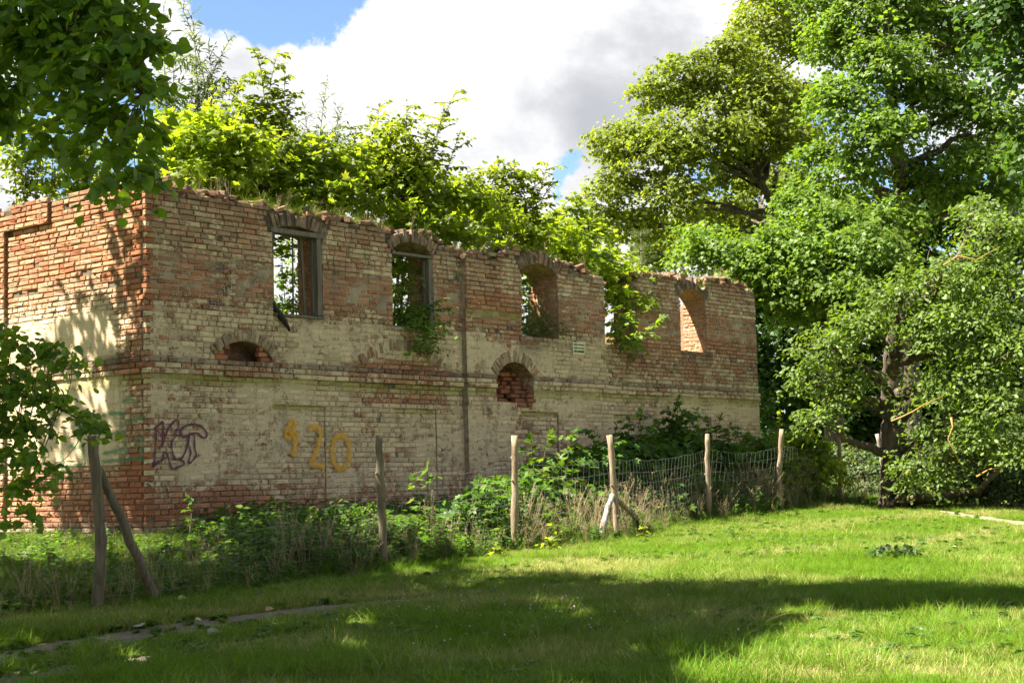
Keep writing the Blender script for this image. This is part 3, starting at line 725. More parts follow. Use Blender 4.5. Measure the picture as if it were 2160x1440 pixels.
def arch_ring(o, nf, seed, paint, rnd=(.15, .6), miss=0.0, ang=None, dep=0.14):
    B = Bricks(); r = np.random.RandomState(seed); amax = math.asin(min(1, (o.hw + o.ring * 0.35) / (o.R + o.ring * .5)))
    n = int(2 * amax * (o.R + o.ring / 2) / 0.083)
    for i in range(n):
        if r.rand() < miss: continue
        t = -amax + 2 * amax * (i + .5) / n + r.normal(0, .004); A = dL * math.cos(t) - ZZ * math.sin(t); Vv = dL * math.sin(t) + ZZ * math.cos(t)
        L = o.ring * (r.uniform(.62, 1.0) if dep > .3 else r.uniform(.86, 1.0)); rad = o.R + 0.004 + L / 2
        if ang and t > ang: continue
        c = PL(o.uc + rad * math.sin(t), nf + r.normal(0, .012), o.vc + rad * math.cos(t))
        z = np.array([paint + .2 * (r.rand() - .5), 0, (.45 if dep > .3 else .2) + .35 * r.rand(), 0.35 if dep > .3 else .1]); wd = 2 * amax * (o.R + o.ring * .3) / n - .006
        B.put(c, A, nL, Vv, wd, L, dep, z, r.uniform(*rnd), 2.0)
        if dep > .3: pass
    mb = MB(); B.emit(mb); return mb


RUIN = empty('ruined_building', (CO[0], CO[1], gz(CO[0], CO[1])), 'roofless two storey brick ruin with flaking cream paint and empty window openings', 'building')
mbw, crs = front_wall(); FRONT = mbw.build('front_wall', WALLM, RUIN)
mb = MB(); crs.emit(mb); mb.build('string_course', WALLM, RUIN)
mbg, crg = gable_wall(); mbg.build('gable_wall', WALLM, RUIN)
mb = MB(); crg.emit(mb); mb.build('string_course', WALLM, RUIN)
for i, (o, nf, pnt, miss, ang, dp) in enumerate([(OPS[0], 0.0, .26, 0, None, .5), (OPS[1], 0.0, .26, 0, None, .5), (OPS[2], OFF_R + .0, .15, .05, None, .6), (OPS[4], 0.0, .2, .05, .22, .5)]):
    arch_ring(o, nf, 40 + i, pnt, (.72, .95), .07 + miss, ang, dp).build('window_arch', WALLM, RUIN)
arch_ring(OPS[5], 0.012, 51, .62, (.3, .7)).build('vent_arch', WALLM, RUIN)
arch_ring(OPS[6], OFF_R + .012, 52, .5, (.4, .9)).build('vent_arch', WALLM, RUIN)
arch_ring(RING_ONLY, 0.003, 53, .46, (.2, .6), .08).build('blocked_arch', WALLM, RUIN)


def plain_wall(name, P0, A, L, N, hfun, th=0.5):
    """inner and rear walls: brickwork with a broken top"""
    mb = MB(); n = int(L / .25)
    for i in range(n):
        a, b = L * i / n, L * (i + 1) / n; ha, hb = hfun(a), hfun(b); base = np.asarray(P0) + ZZ * .5
        q = [base + A * a, base + A * b, base + A * b + ZZ * (hb - .5), base + A * a + ZZ * (ha - .5)]; q += [p - np.asarray(N) * th for p in q]
        mb.add(q, [(0, 1, 2, 3), (5, 4, 7, 6), (3, 2, 6, 7), (4, 0, 3, 7), (1, 5, 6, 2)], 2, False, zn=[.3, 0, .2, 0], bk=[.4, .5, .5, 0])
    return mb


def uv_project(o):
    """metre-scaled UVs so the brick texture on reveals follows each face"""
    me = o.data; uvl = me.uv_layers.new(name='uv'); nl = len(me.loops); vi = np.zeros(nl, np.int32); me.loops.foreach_get('vertex_index', vi)
    co = np.zeros(len(me.vertices) * 3, np.float32); me.vertices.foreach_get('co', co); co = co.reshape(-1, 3)[vi]
    pn = np.zeros(len(me.polygons) * 3, np.float32); me.polygons.foreach_get('normal', pn); lt = np.zeros(len(me.polygons), np.int32); me.polygons.foreach_get('loop_total', lt)
    nn = np.repeat(pn.reshape(-1, 3), lt, 0); alongd = co @ dL; alonge = co @ eG
    isd = np.abs(nn @ dL) > np.abs(nn @ eG); up = np.abs(nn[:, 2]) > .7
    U = np.where(isd, alonge, alongd); V = np.where(up, alonge, co[:, 2])
    uvl.data.foreach_set('uv', np.stack([U, V], -1).astype(np.float32).ravel())


plain_wall('rear_wall', PL(0, -8.5, 0), dL, ULEN, nL, lambda a: 4.3 + 0.5 * fnoise(a * .9, 4)).build('rear_wall', WALLM, RUIN)
plain_wall('end_wall', PL(ULEN - .003, -TH - .003, 0), eG, 8.3, dL, lambda a: 5.6 - .25 * a + 0.5 * fnoise(a * .9, 14)).build('end_wall', WALLM, RUIN)
for o_ in list(RUIN.children):
    uv_project(o_)


def wood(mb, c, A, B, C, la, lb, lc): mb.box(c, A, B, C, la / 2, lb / 2, lc / 2)


# wooden frames left in the first two windows
def frame(o, n0, hi, lint_v, full):
    mb = MB()
    wood(mb, PL(o.u1 - .055, n0 - .10, (SILL + hi) / 2 + .03), dL, nL, ZZ, .10, .17, hi - SILL - .06)
    wood(mb, PL(o.u1 - .115, n0 - .13, (SILL + hi) / 2 + .03), dL, nL, ZZ, .022, .05, hi - SILL - .10)
    if full: wood(mb, PL(o.u0 + .018, n0 - .10, (SILL + hi) / 2 + .03), dL, nL, ZZ, .034, .15, hi - SILL - .06)
    wood(mb, PL(o.uc, n0 - .095, lint_v), dL, nL, ZZ, o.u1 - o.u0 + .08 if full else o.u1 - o.u0 - .02, .20, .075 if full else .045)
    f = mb.build('window_frame', M_OLDWOOD, RUIN); return f


fr1 = frame(OPS[0], -0.0, 5.60, 5.635, True); fr2 = frame(OPS[1], -0.0, 5.50, 5.53, False)
mb = MB(); wood(mb, PL(3.02, -.07, SILL + .02), dL, nL, ZZ, 1.06, .22, .038); mb.build('sill', M_OLDWOOD, fr1)
mb = MB(); mb.tube([PL(3.10, -.22, SILL), PL(3.11, -.23, 5.60)], .017, 6); mb.build('mullion', M_OLDWOOD, fr1)
mb = MB(); wood(mb, PL(3.34, -.24, 4.95), unit(dL + eG * .2), nL, unit(ZZ - dL * .06), .055, .03, 1.35); mb.build('loose_board', M_OLDWOOD, fr1)
mb = MB()
mb.tube([PL(2.50, -.12, 4.62), PL(2.52, -.03, 4.40), PL(2.60, .05, 4.24), PL(2.66, .08, 4.14), PL(2.74, .09, 4.02)], [.035, .05, .055, .04, .02], 5)
cb = mb.build('charred_board', M_CHAR, fr1)

# painted marks on the walls
def paint_mat(name, col, soft):
    m, t, o = new_mat(name); c = t.node('ShaderNodeTexCoord'); n = t.noise(c.outputs['Object'], 24, 4, .65); n2 = t.noise(c.outputs['Object'], 70, 3, .6)
    a = t.node('ShaderNodeAttribute', attribute_name='lf'); sp = t.node('ShaderNodeSeparateColor'); t.link(a.outputs[0], sp.inputs[0])
    b = t.node('ShaderNodeBsdfPrincipled'); t.val(b.inputs['Base Color'], t.mix(n, rgb(col), rgb(tuple(q * 1.35 for q in col)))); b.inputs['Roughness'].default_value = .8
    tr = t.node('ShaderNodeBsdfTransparent'); mx = t.node('ShaderNodeMixShader')
    edge = t.math('ADD', sp.outputs[0], t.math('MULTIPLY', t.math('SUBTRACT', t.math('ADD', t.math('MULTIPLY', n, .6), t.math('MULTIPLY', n2, .4)), .5), 2.6))
    t.link(t.math('MULTIPLY', t.smooth(edge, .5 - soft, .5 + soft), .93), mx.inputs[0]); t.link(tr.outputs[0], mx.inputs[1]); t.link(b.outputs[0], mx.inputs[2]); t.link(mx.outputs[0], o.inputs[0]); return m


def strokes(name, lines, width, mat, wall, off, label, curved=True, mid=1.25):
    """spray strokes: ribbons hugging the wall face, edge fade in attribute 'lf'"""
    mb = MB(); uv = uvL if wall == 'L' else uvG; P = PL if wall == 'L' else PG
    for li, ln in enumerate(lines):
        q = np.array([uv(x, y) for x, y in ln]); s_ = np.concatenate([[0], np.cumsum(np.linalg.norm(np.diff(q, axis=0), axis=1))])
        n = max(6, int(s_[-1] / .02)); ss = np.linspace(0, s_[-1], n); u = np.interp(ss, s_, q[:, 0]); v = np.interp(ss, s_, q[:, 1])
        for _ in range(3 if curved else 1):
            u[1:-1] = (u[:-2] + 2 * u[1:-1] + u[2:]) / 4; v[1:-1] = (v[:-2] + 2 * v[1:-1] + v[2:]) / 4
        tu, tv = np.gradient(u), np.gradient(v); L = np.hypot(tu, tv) + 1e-9; nu, nv = -tv / L, tu / L; V = []; C = []
        pro = (1.0, .9, .0)
        for i in range(n):
            wv = width * (1 + .25 * math.sin(i * .7 + li))
            for k, al in ((-1.4, -.35), (-.75, mid * .7), (0, mid), (.75, mid * .7), (1.4, -.35)): V.append(P(u[i] + nu[i] * k * wv / 2, off + .0007 * li, v[i] + nv[i] * k * wv / 2)); C.append((al, 0, 0, 0))
        mb.add(V, [(5 * i + k, 5 * i + k + 1, 5 * i + k + 6, 5 * i + k + 5) for i in range(n - 1) for k in range(4)], 0, False, lf=C)
    o = mb.build(name, mat, RUIN); o['label'] = label; return o


z4 = lambda pts: [(x / 3.0, 760 + y / 3.0) for x, y in pts]
circ = lambda cx, cy, rx, ry, n=18, a0=0: [(cx + rx * math.cos(a0 + 2 * math.pi * i / n), cy + ry * math.sin(a0 + 2 * math.pi * i / n)) for i in range(n + 1)]
strokes('graffiti', [z4([(965, 675), (976, 630), (985, 440), (968, 436), (1030, 383), (1021, 548)]), z4([(1021, 548), (1032, 500), (1062, 428), (1108, 372), (1130, 385), (1118, 432)]), z4(circ(1122, 456, 17, 24)),
                     z4([(1104, 478), (1078, 525), (1088, 598), (1112, 630), (1150, 615), (1176, 560), (1192, 470)]), z4([(1192, 470), (1152, 488), (1132, 448), (1162, 415), (1220, 401), (1272, 416), (1306, 460), (1300, 490), (1276, 490), (1244, 456), (1190, 466)]),
                     z4([(1196, 470), (1184, 522), (1204, 580), (1186, 648), (1196, 652), (1240, 604), (1226, 552), (1225, 470)]), z4([(965, 675), (1000, 634), (1026, 630), (1030, 578), (1050, 580), (1066, 640), (1083, 690), (1166, 656), (1150, 630), (1085, 622)])],
        .031, paint_mat('purple_spray', (.085, .012, .045), .22), 'L', .0185, 'outlined purple bubble letter tag')
strokes('graffiti', [[(617, 884), (606, 902), (601, 921), (630, 917)], [(622, 886), (616, 915), (622, 935), (617, 962)], [(609, 905), (622, 925)], [(650, 908), (660, 897), (673, 902), (675, 920), (668, 948), (655, 974)], [(650, 976), (668, 980), (684, 984)], circ(717, 953, 19, 36)],
        .105, paint_mat('orange_spray', (.52, .27, .02), .75), 'L', .0185, 'sprayed orange number 420', mid=.9)
strokes('graffiti', [z4(q) for q in ([(610, 365), (690, 335), (790, 335)], [(615, 370), (620, 460)], [(390, 470), (400, 700)], [(395, 690), (520, 655)], [(532, 520), (535, 665)], [(440, 545), (530, 540)], [(650, 640), (760, 632), (925, 620)], [(800, 385), (860, 375), (925, 350)], [(770, 330), (770, 430)], [(660, 465), (800, 450)], [(800, 460), (800, 600)], [(655, 590), (790, 560)], [(870, 440), (872, 560)], [(905, 480), (905, 620)], [(780, 260), (830, 240), (880, 270)])],
        .055, paint_mat('green_spray', (.05, .16, .06), .85), 'G', .0185, 'faded green block letters', mid=.72)

# notice sign on the middle bay
M_SIGN = simple_mat('sign_cream', (.60, .56, .36), (.66, .62, .42), 8, .6, .05); M_INK = simple_mat('sign_ink', (.045, .07, .02), None, 8, .7, 0)
su0, sv0 = uvL(1208.5, 720.5, OFF_R + .02); su1, sv1 = uvL(1234, 748, OFF_R + .02)
SIGN = empty('notice_sign', PL((su0 + su1) / 2, OFF_R + .02, (sv0 + sv1) / 2), 'small cream notice sign with three lines of text on the brick wall', 'sign')
mb = MB(); mb.box(PL((su0 + su1) / 2, OFF_R + .014, (sv0 + sv1) / 2), dL, nL, ZZ, (su1 - su0) / 2, .006, (sv0 - sv1) / 2); mb.build('plate', M_SIGN, SIGN)
M_INK2 = simple_mat('sign_ink_green', (.05, .14, .05), None, 8, .7, 0)
for i, (tx, mk) in enumerate((("ZAKAZ WSTĘPU", M_INK2), ("WEJŚCIE NA TEREN", M_INK), ("GROZI ZAWALENIEM", M_INK))):
    cu = bpy.data.curves.new('lettering', 'FONT'); cu.body = tx; cu.align_x = 'CENTER'; cu.align_y = 'CENTER'; cu.size = .1; cu.extrude = .002; cu.offset = .0015
    to = bpy.data.objects.new('lettering', cu); COL.objects.link(to); bpy.context.view_layer.update()
    k = (su1 - su0) * .88 / max(to.dimensions.x, 1e-3); ky = (sv0 - sv1) * .2 / max(to.dimensions.y, 1e-3)
    me = bpy.data.meshes.new_from_object(to.evaluated_get(bpy.context.evaluated_depsgraph_get())); bpy.data.objects.remove(to)
    me.transform(Matrix.Diagonal((k, ky, 1, 1))); t_ = bpy.data.objects.new('lettering', me); me.materials.clear(); me.materials.append(mk); COL.objects.link(t_)
    rot = Matrix((tuple(dL), tuple(ZZ), tuple(nL))).transposed().to_4x4()
    t_.parent = SIGN; t_.matrix_basis = Matrix.Translation(Vector(nL * .0035 + ZZ * (sv0 - sv1) * (.28 - .28 * i))) @ rot

# ------------------------------------------------------------------ foliage toolkit
def tmpl(outer, fold=0.0, droop=0.0):
    """leaf outline (x along the leaf, y across) -> one polygon, slightly folded and drooping"""
    v = np.array([(x, y, fold * abs(y) - droop * x * x) for x, y in outer]); return v


def mirror(h): return h + [(x, -y) for x, y in reversed(h) if y > 0]
T_OVATE = tmpl(mirror([(0, 0), (.12, .24), (.38, .34), (.68, .25), (1.0, 0)]), .25, .18)
T_HEART = tmpl(mirror([(.06, 0), (0, .14), (.10, .36), (.34, .45), (.62, .33), (.85, .12), (1.0, 0)]), .22, .20)
T_MAPLE = tmpl(mirror([(.0, 0), (.02, .40), (.22, .30), (.50, .55), (.56, .20), (1.0, 0)]), .18, .22)
T_MAPLE5 = tmpl(mirror([(.0, 0), (-.06, .30), (.10, .48), (.24, .28), (.62, .50), (.60, .16), (1.0, 0)]), .15, .22)
T_OAK = tmpl(mirror([(0, 0), (.25, .14), (.38, .26), (.48, .14), (.66, .28), (.80, .12), (1.0, 0)]), .22, .12)
T_SLIM = tmpl(mirror([(0, 0), (.3, .13), (.7, .10), (1.0, 0)]), .3, .25)
T_CLUMP = tmpl(mirror([(0, 0), (.2, .4), (.45, .25), (.7, .42), (1.0, 0)]), .3, .3)


def put_leaves(mb, P, Dv, N, size, T, lf, mat=0):
    P = np.asarray(P); n = len(P)
    if n == 0: return
    X = Dv / (np.linalg.norm(Dv, axis=1)[:, None] + 1e-9); Zn = N - X * (N * X).sum(1)[:, None]; Zn /= np.linalg.norm(Zn, axis=1)[:, None] + 1e-9
    Y = np.cross(Zn, X); sz = np.broadcast_to(np.asarray(size, float), (n,))[:, None, None]
    V = P[:, None, :] + sz * (T[None, :, 0, None] * X[:, None] + T[None, :, 1, None] * Y[:, None] + T[None, :, 2, None] * Zn[:, None])
    k = len(T); mb.add(V.reshape(-1, 3), (np.arange(n * k), np.full(n, k)), mat, False, lf=np.repeat(lf, k, 0))


def tint(r, n, base=None):
    a = np.zeros((n, 4)); a[:, 0] = r.rand(n); a[:, 1] = r.rand(n); a[:, 2] = r.rand(n)
    return a


def bez(a, b, c, n=9):
    t = np.linspace(0, 1, n)[:, None]; return (1 - t) ** 2 * np.asarray(a) + 2 * t * (1 - t) * np.asarray(b) + t * t * np.asarray(c)


def to_px(P):
    q = P - EYE; z = q @ cF; z = np.where(np.abs(z) < 1e-6, 1e-6, z); return 1080 + q @ cR / z * FPX, 720 - q @ cU / z * FPX, z
def in_poly(x, y, poly):
    c = np.zeros(len(x), bool); n = len(poly)
    for i in range(n):
        (x0, y0), (x1, y1) = poly[i], poly[(i + 1) % n]
        if y0 != y1: c ^= ((y0 > y) != (y1 > y)) & (x < (x1 - x0) * (y - y0) / (y1 - y0) + x0)
    return c
LITP = [[(1660, 1460), (1500, 1460), (1440, 1425), (1590, 1392), (1640, 1328), (1760, 1296), (2200, 1286), (2600, 1300), (2600, 1460)],
        [(960, 1178), (1010, 1190), (1100, 1186), (1290, 1198), (1400, 1228), (1500, 1214), (1600, 1222), (1680, 1240), (1760, 1222), (1850, 1195), (1960, 1190), (2060, 1206), (2160, 1228), (2500, 1240), (2500, 1000), (1090, 1000), (1040, 1150)]] + [[(cx + rx * math.cos(a), cy + ry * math.sin(a)) for a in np.linspace(0, 5.8, 14)] for cx, cy, rx, ry in [(780, 1320, 55, 13), (765, 1372, 60, 14), (1245, 1303, 50, 14), (1180, 1276, 60, 7), (1510, 1300, 45, 12), (1660, 1300, 30, 9), (300, 1392, 90, 12), (1720, 1292, 60, 10), (230, 1350, 60, 7), (880, 1210, 50, 8), (60, 1420, 70, 10), (1040, 1405, 60, 9), (1330, 1385, 50, 10), (30, 1330, 40, 8), (530, 1215, 50, 10), (330, 1180, 60, 14), (120, 1150, 60, 16)]]
def keep_open(P):  # drops leaves in view and leaves that would shade the wanted sun spots
    x, y, z = to_px(P); k = ~((z > 0) & (x > -70) & (x < 2230) & (y > -70) & (y < 1500))
    G = P - SUNV * ((P[:, 2] - .3) / SUNV[2])[:, None]; G = P - SUNV * ((P[:, 2] - ground_z(G[:, 0], G[:, 1])) / SUNV[2])[:, None]; x, y, z = to_px(G)
    for p in LITP: k &= ~((z > 0) & in_poly(x, y, p))
    return k


def lobe_leaves(mb, r, c, R, leaf, T, dens, flat=.8, crad=.42, jit=.5, pts_out=None, cull=None):
    """one lobe of a crown: sprays of leaves spread through its shell, layered, with gaps between"""
    R = np.broadcast_to(np.asarray(R, float), (3,)); Rm = R.mean(); nc = max(4, int(13 * dens * (Rm / (crad * 2.2)) ** 2))
    d = r.normal(size=(nc, 3)); d /= np.linalg.norm(d, axis=1)[:, None]; d[:, 2] = np.where(d[:, 2] < -.55, -d[:, 2] * .6, d[:, 2])
    rad = r.uniform(.25, 1.0, nc) ** .45 * (1 + .18 * r.normal(size=nc))
    cc = np.asarray(c) + d * R * rad[:, None]
    if pts_out is not None: pts_out.extend(list(cc))
    per = int(26 * (crad / .42) ** 2 * (.15 / leaf) ** 2 * .9); per = max(8, per)
    ci = np.repeat(np.arange(nc), per); n = len(ci); cr = crad * r.uniform(.6, 1.25, nc)
    q = r.normal(size=(n, 3)) * .55; q[:, 2] *= .34; h2 = (q[:, :2] ** 2).sum(1); q[:, 2] -= .45 * h2
    P = cc[ci] + q * cr[ci][:, None]
    outw = np.concatenate([q[:, :2], np.zeros((n, 1))], 1) + d[ci] * .6 * np.array([1, 1, .2])
    Dv = outw / (np.linalg.norm(outw, axis=1)[:, None] + 1e-6) + r.normal(size=(n, 3)) * .55 + np.array([0, 0, -.38])
    N = np.array([0, 0, 1.0]) * flat + d[ci] * .55 + r.normal(size=(n, 3)) * jit
    lf = tint(r, n); lf[:, 0] = np.clip(.5 * lf[:, 0] + .5 * r.rand(nc)[ci], 0, 1); lf[:, 2] *= np.where(r.rand(nc) < .25, 1.0, .78)[ci]
    sz = leaf * r.uniform(.7, 1.25, n)
    if cull is not None: k = cull(P); P, Dv, N, sz, lf = P[k], Dv[k], N[k], sz[k], lf[k]
    put_leaves(mb, P, Dv, N, sz, T, lf)


def limbs(mb, r, trunk, rad, lobes, clusters, twig=.012, sides=8, up=.35):
    """trunk polyline, a limb into every lobe and thin twigs to the leaf sprays"""
    trunk = np.asarray(trunk, float); n = len(trunk)
    # smooth trunk
    tt = np.linspace(0, n - 1, n * 5); tp = np.stack([np.interp(tt, np.arange(n), trunk[:, k]) for k in range(3)], -1); tp[1:-1] += r.normal(size=(len(tp) - 2, 3)) * rad * .12
    tr = np.interp(tt, np.arange(n), np.linspace(rad, rad * .35, n)); tr[0] *= 1.35; mb.tube(tp, tr, 12)
    skel = [tp]
    for c, R in lobes:
        c = np.asarray(c); k = np.argmin(np.linalg.norm(tp - c, axis=1) + 1.2 * np.maximum(tp[:, 2] - c[2] + .6, 0)); a = tp[k]; L = np.linalg.norm(c - a)
        mid = (a + c) / 2 + np.array([0, 0, up * L * r.uniform(-.3, .6)]) + r.normal(size=3) * L * .08
        q = bez(a, mid, c, 10); q[1:-1] += r.normal(size=(8, 3)) * L * .018
        mb.tube(q, np.linspace(min(tr[k] * .62, .05 + .035 * L), .02, 10), sides); skel.append(q)
    sk = np.concatenate(skel)
    for c in clusters[::3]:
        dd = np.linalg.norm(sk - c, axis=1); k = dd.argmin(); a = sk[k]
        if dd[k] < .15: continue
        mid = (a + c) / 2 + r.normal(size=3) * dd[k] * .12; mb.tube(bez(a, mid, c, 4), np.linspace(twig * 1.6, twig * .6, 4), 4, cap=False)


def px_lobes(L, jit_d=.0, r=None):
    """(photo x, photo y, radius in photo px, depth) -> centre, radius in metres"""
    return [(at(x, y, d + (r.uniform(-jit_d, jit_d) if r is not None else 0)), R * d / FPX) for x, y, R, d in L]


def tree(name, label, trunk, rad, lobes, leafmat, T, leaf, dens, seed, bark=M_BARK, group=None, crad=.42, flat=.8, cat='tree', twigs=1.0, squash=(1, 1, .85), up=.35, jit=.5, extra=None):
    r = np.random.RandomState(seed); e = empty(name, trunk[0], label, cat, group); lv = MB(); br = MB(); cl = []
    for c, R in lobes: lobe_leaves(lv, r, c, R * np.array(squash), leaf, T, dens, flat, crad, jit, cl)
    if twigs < 1: cl = [q for q in cl if r.rand() < twigs]
    if extra: extra(lv, br, r)
    limbs(br, r, trunk, rad, lobes, cl, up=up)
    br.build('trunk', bark, e); lv.build('crown', leafmat, e); return e


def sapling(name, label, base, tips, leafmat, T, leaf, spread, seed, group=None, cat='sapling', step=.16, elev=(10, 45), droop=.25, bark=M_TWIG, srad=.018, sub=True, start=.18, flatleaf=1.0, lspace=.42, taper=.65, parts=('stem', 'foliage'), mass=None, mdens=3.0):
    r = np.random.RandomState(seed); e = empty(name, base, label, cat, group); lv = MB(); br = MB(); base = np.asarray(base, float)
    LP, LD, LN, LS = [], [], [], []
    def leaf_run(q, dens=1.0):
        seg = np.linalg.norm(np.diff(q, axis=0), axis=1).sum(); n = max(2, int(seg / (leaf * lspace) * dens)); t = np.linspace(.12, 1, n) * (len(q) - 1)
        P = np.stack([np.interp(t, np.arange(len(q)), q[:, k]) for k in range(3)], -1); Tn = np.gradient(P, axis=0) + 1e-6; Tn /= np.linalg.norm(Tn, axis=1)[:, None]
        side = np.cross(Tn, [0, 0, 1.0]); side /= np.linalg.norm(side, axis=1)[:, None] + 1e-6; sg = np.where(np.arange(n) % 2, 1.0, -1.0)[:, None]
        Dd = Tn * .55 + side * sg * .85 + r.normal(size=(n, 3)) * .25 + np.array([0, 0, -.22]); Dd[-1] = Tn[-1] + np.array([0, 0, -.2])
        LP.append(P); LD.append(Dd); LN.append(np.array([0, 0, flatleaf]) + r.normal(size=(n, 3)) * .38 + Tn * .1); LS.append(leaf * r.uniform(.7, 1.2, n) * np.linspace(1.1, .8, n))
    for tip in tips:
        tip = np.asarray(tip, float); H = np.linalg.norm(tip - base); mid = base + (tip - base) * np.array([.22, .22, .66]) + r.normal(size=3) * H * .05; q = bez(base + r.normal(size=3) * np.array([.06, .06, 0]), mid, tip, 14)
        mb_r = np.linspace(srad * (.6 + .25 * H / 2), .004, 14); br.tube(q, mb_r, 6); leaf_run(q[10:], 1.0)
        nb = int(H * (1 - start) / step); az = r.uniform(0, 6.28)
        for i in range(nb):
            t = start + (1 - start) * (i + r.rand()) / nb; p0 = np.array([np.interp(t * 13, np.arange(14), q[:, k]) for k in range(3)]); az += 2.4 + r.normal() * .5
            L = spread * (1 - taper * t) * r.uniform(.55, 1.15); el = math.radians(r.uniform(*elev)); d = np.array([math.cos(az) * math.cos(el), math.sin(az) * math.cos(el), math.sin(el)])
            p2 = p0 + d * L - np.array([0, 0, droop * L * r.uniform(.4, 1.2)]); b_ = bez(p0, p0 + d * L * .6, p2, 7); br.tube(b_, np.linspace(.008 + .006 * L, .0025, 7), 4, cap=False); leaf_run(b_)
            if sub:
                for j in range(int(L / (leaf * 1.6))):
                    u = r.uniform(.25, .9); s0 = np.array([np.interp(u * 6, np.arange(7), b_[:, k]) for k in range(3)]); sd = unit(d * .6 + np.cross(d, [0, 0, 1]) * r.choice([-1, 1]) * .8 + r.normal(size=3) * .2); Ls = L * r.uniform(.2, .42) * (1.1 - u * .6)
                    leaf_run(np.array([s0, s0 + sd * Ls * .5 + [0, 0, .02], s0 + sd * Ls - [0, 0, droop * Ls * .5]]))
    for mx_, my_, mr_, md_ in list(mass or []) + (FILL.get(seed, []) if seed in FILL else []): lobe_leaves(lv, r, at(mx_, my_, md_), mr_ * md_ / FPX * np.array([1, 1, .8]), leaf, T, mdens, 1.0, .26, .4)
    P = np.concatenate(LP); n = len(P); put_leaves(lv, P, np.concatenate(LD), np.concatenate(LN), np.concatenate(LS), T, tint(r, n))
    br.build(parts[0], bark, e); lv.build(parts[1], leafmat, e); return e


def gpt(px, py_base, d):                                   # ground point under a photo column at a depth
    p = at(px, py_base, d); p[2] = gz(p[0], p[1]); return p


# ------------------------------------------------------------------ trees beyond the ruin, on the right
rt = np.random.RandomState(21)
A_L = px_lobes([(1322, 300, 78, 46), (1310, 400, 66, 46), (1400, 205, 72, 46), (1440, 130, 46, 45.5), (1400, 320, 92, 45), (1500, 190, 66, 46), (1540, 110, 60, 46), (1600, 60, 62, 47), (1520, 290, 92, 45), (1610, 205, 88, 46), (1345, 480, 66, 47), (1425, 415, 74, 45), (1550, 370, 62, 47), (1640, 300, 70, 46), (1690, 95, 70, 48), (1500, 470, 74, 48), (1690, 215, 50, 48), (1370, 555, 50, 48), (1275, 455, 40, 46), (1640, 10, 70, 48), (1600, 400, 60, 51), (1540, 445, 52, 51), (1655, 380, 60, 51), (1700, 300, 60, 51), (1650, 240, 60, 51), (1450, 520, 52, 50), (1590, 470, 56, 51), (1390, 500, 50, 50), (1580, 140, 50, 50)])
ta = gpt(1760, 900, 47)
tree('maple_tree', 'broad maple with spreading bare limbs behind the far end of the ruin', [ta, at(1745, 700, 47), at(1700, 520, 47), at(1640, 440, 46.5), at(1600, 380, 46)], .26, A_L, L_MAPLE, T_MAPLE, .125, 4.2, 31, up=.1)
B_L = px_lobes([(1770, 90, 84, 42), (1850, 10, 92, 42), (1880, 130, 92, 41), (1950, 50, 80, 43), (1780, 225, 88, 41), (1860, 290, 84, 40.5), (1800, 360, 66, 41), (1960, 200, 80, 42), (2030, 110, 86, 43), (2060, 230, 80, 42), (1975, 400, 60, 42), (2070, 340, 74, 41), (2130, 280, 70, 42), (1720, 330, 50, 43), (2010, 330, 60, 43), (2100, 420, 70, 43), (1920, 350, 46, 43), (2030, 420, 60, 44), (1800, 430, 60, 43), (2150, 350, 60, 43), (1700, 400, 50, 44), (1860, -90, 120, 43), (2010, -60, 120, 43), (1730, -10, 80, 43), (2120, 60, 80, 43)])
tb = gpt(1925, 940, 43)
tree('maple_tree', 'tall pale green maple whose upright trunk shows high among its leaves', [tb, at(1915, 700, 43), at(1905, 500, 43), at(1895, 330, 43), at(1880, 180, 42.5), at(1870, 20, 42)], .30, B_L, L_MAPLE2, T_MAPLE, .125, 4.4, 32, up=.3)
M2 = px_lobes([(1500, 545, 76, 41), (1590, 540, 84, 40.5), (1680, 520, 86, 40), (1760, 480, 80, 40), (1560, 610, 66, 41), (1640, 600, 80, 40), (1730, 570, 84, 39.5), (1820, 520, 84, 39), (1700, 650, 66, 41), (1790, 610, 80, 39), (1880, 470, 70, 40), (1470, 500, 46, 42), (1860, 600, 74, 39), (1690, 430, 60, 41)])
tm = gpt(1770, 950, 41)
tree('maple_tree', 'low rounded maple leaning out over the right end of the brick wall', [tm, at(1760, 800, 41), at(1730, 680, 40.8), at(1700, 590, 40.5)], .19, M2, L_MAPLE2, T_MAPLE, .12, 4.4, 33, up=.2)
C_L = px_lobes([(1760, 735, 74, 35), (1700, 800, 50, 35.5), (1830, 690, 72, 34.5), (1900, 640, 80, 34.5), (1985, 600, 84, 34), (2060, 560, 84, 34), (2130, 620, 84, 33.5), (1960, 700, 82, 34), (2050, 690, 90, 33.5), (2140, 740, 90, 33), (1800, 820, 66, 35), (1730, 880, 54, 35), (1960, 830, 70, 34), (2040, 800, 84, 33.5), (2110, 860, 84, 33), (1980, 915, 62, 34), (2060, 930, 74, 33.5), (2140, 960, 70, 33), (1935, 985, 52, 34), (1990, 1010, 44, 34), (2120, 480, 70, 34), (2060, 450, 60, 35), (1915, 1030, 28, 34.2)])
tcn = gpt(1888, 1060, 36)
tree('oak_tree', 'sunlit oak with thick dark trunk and branches hanging to the lawn', [tcn, at(1886, 900, 36), at(1880, 800, 36), at(1890, 700, 35.5), at(1940, 620, 35), at(2010, 560, 34.5)], .33, C_L, L_OAK, T_OAK, .125, 3.4, 34, crad=.36, jit=.65, up=-.1)
M_LICH = simple_mat('lichened_twig', (.30, .17, .045), (.42, .27, .09), 30, .9, .3)
mb = MB()
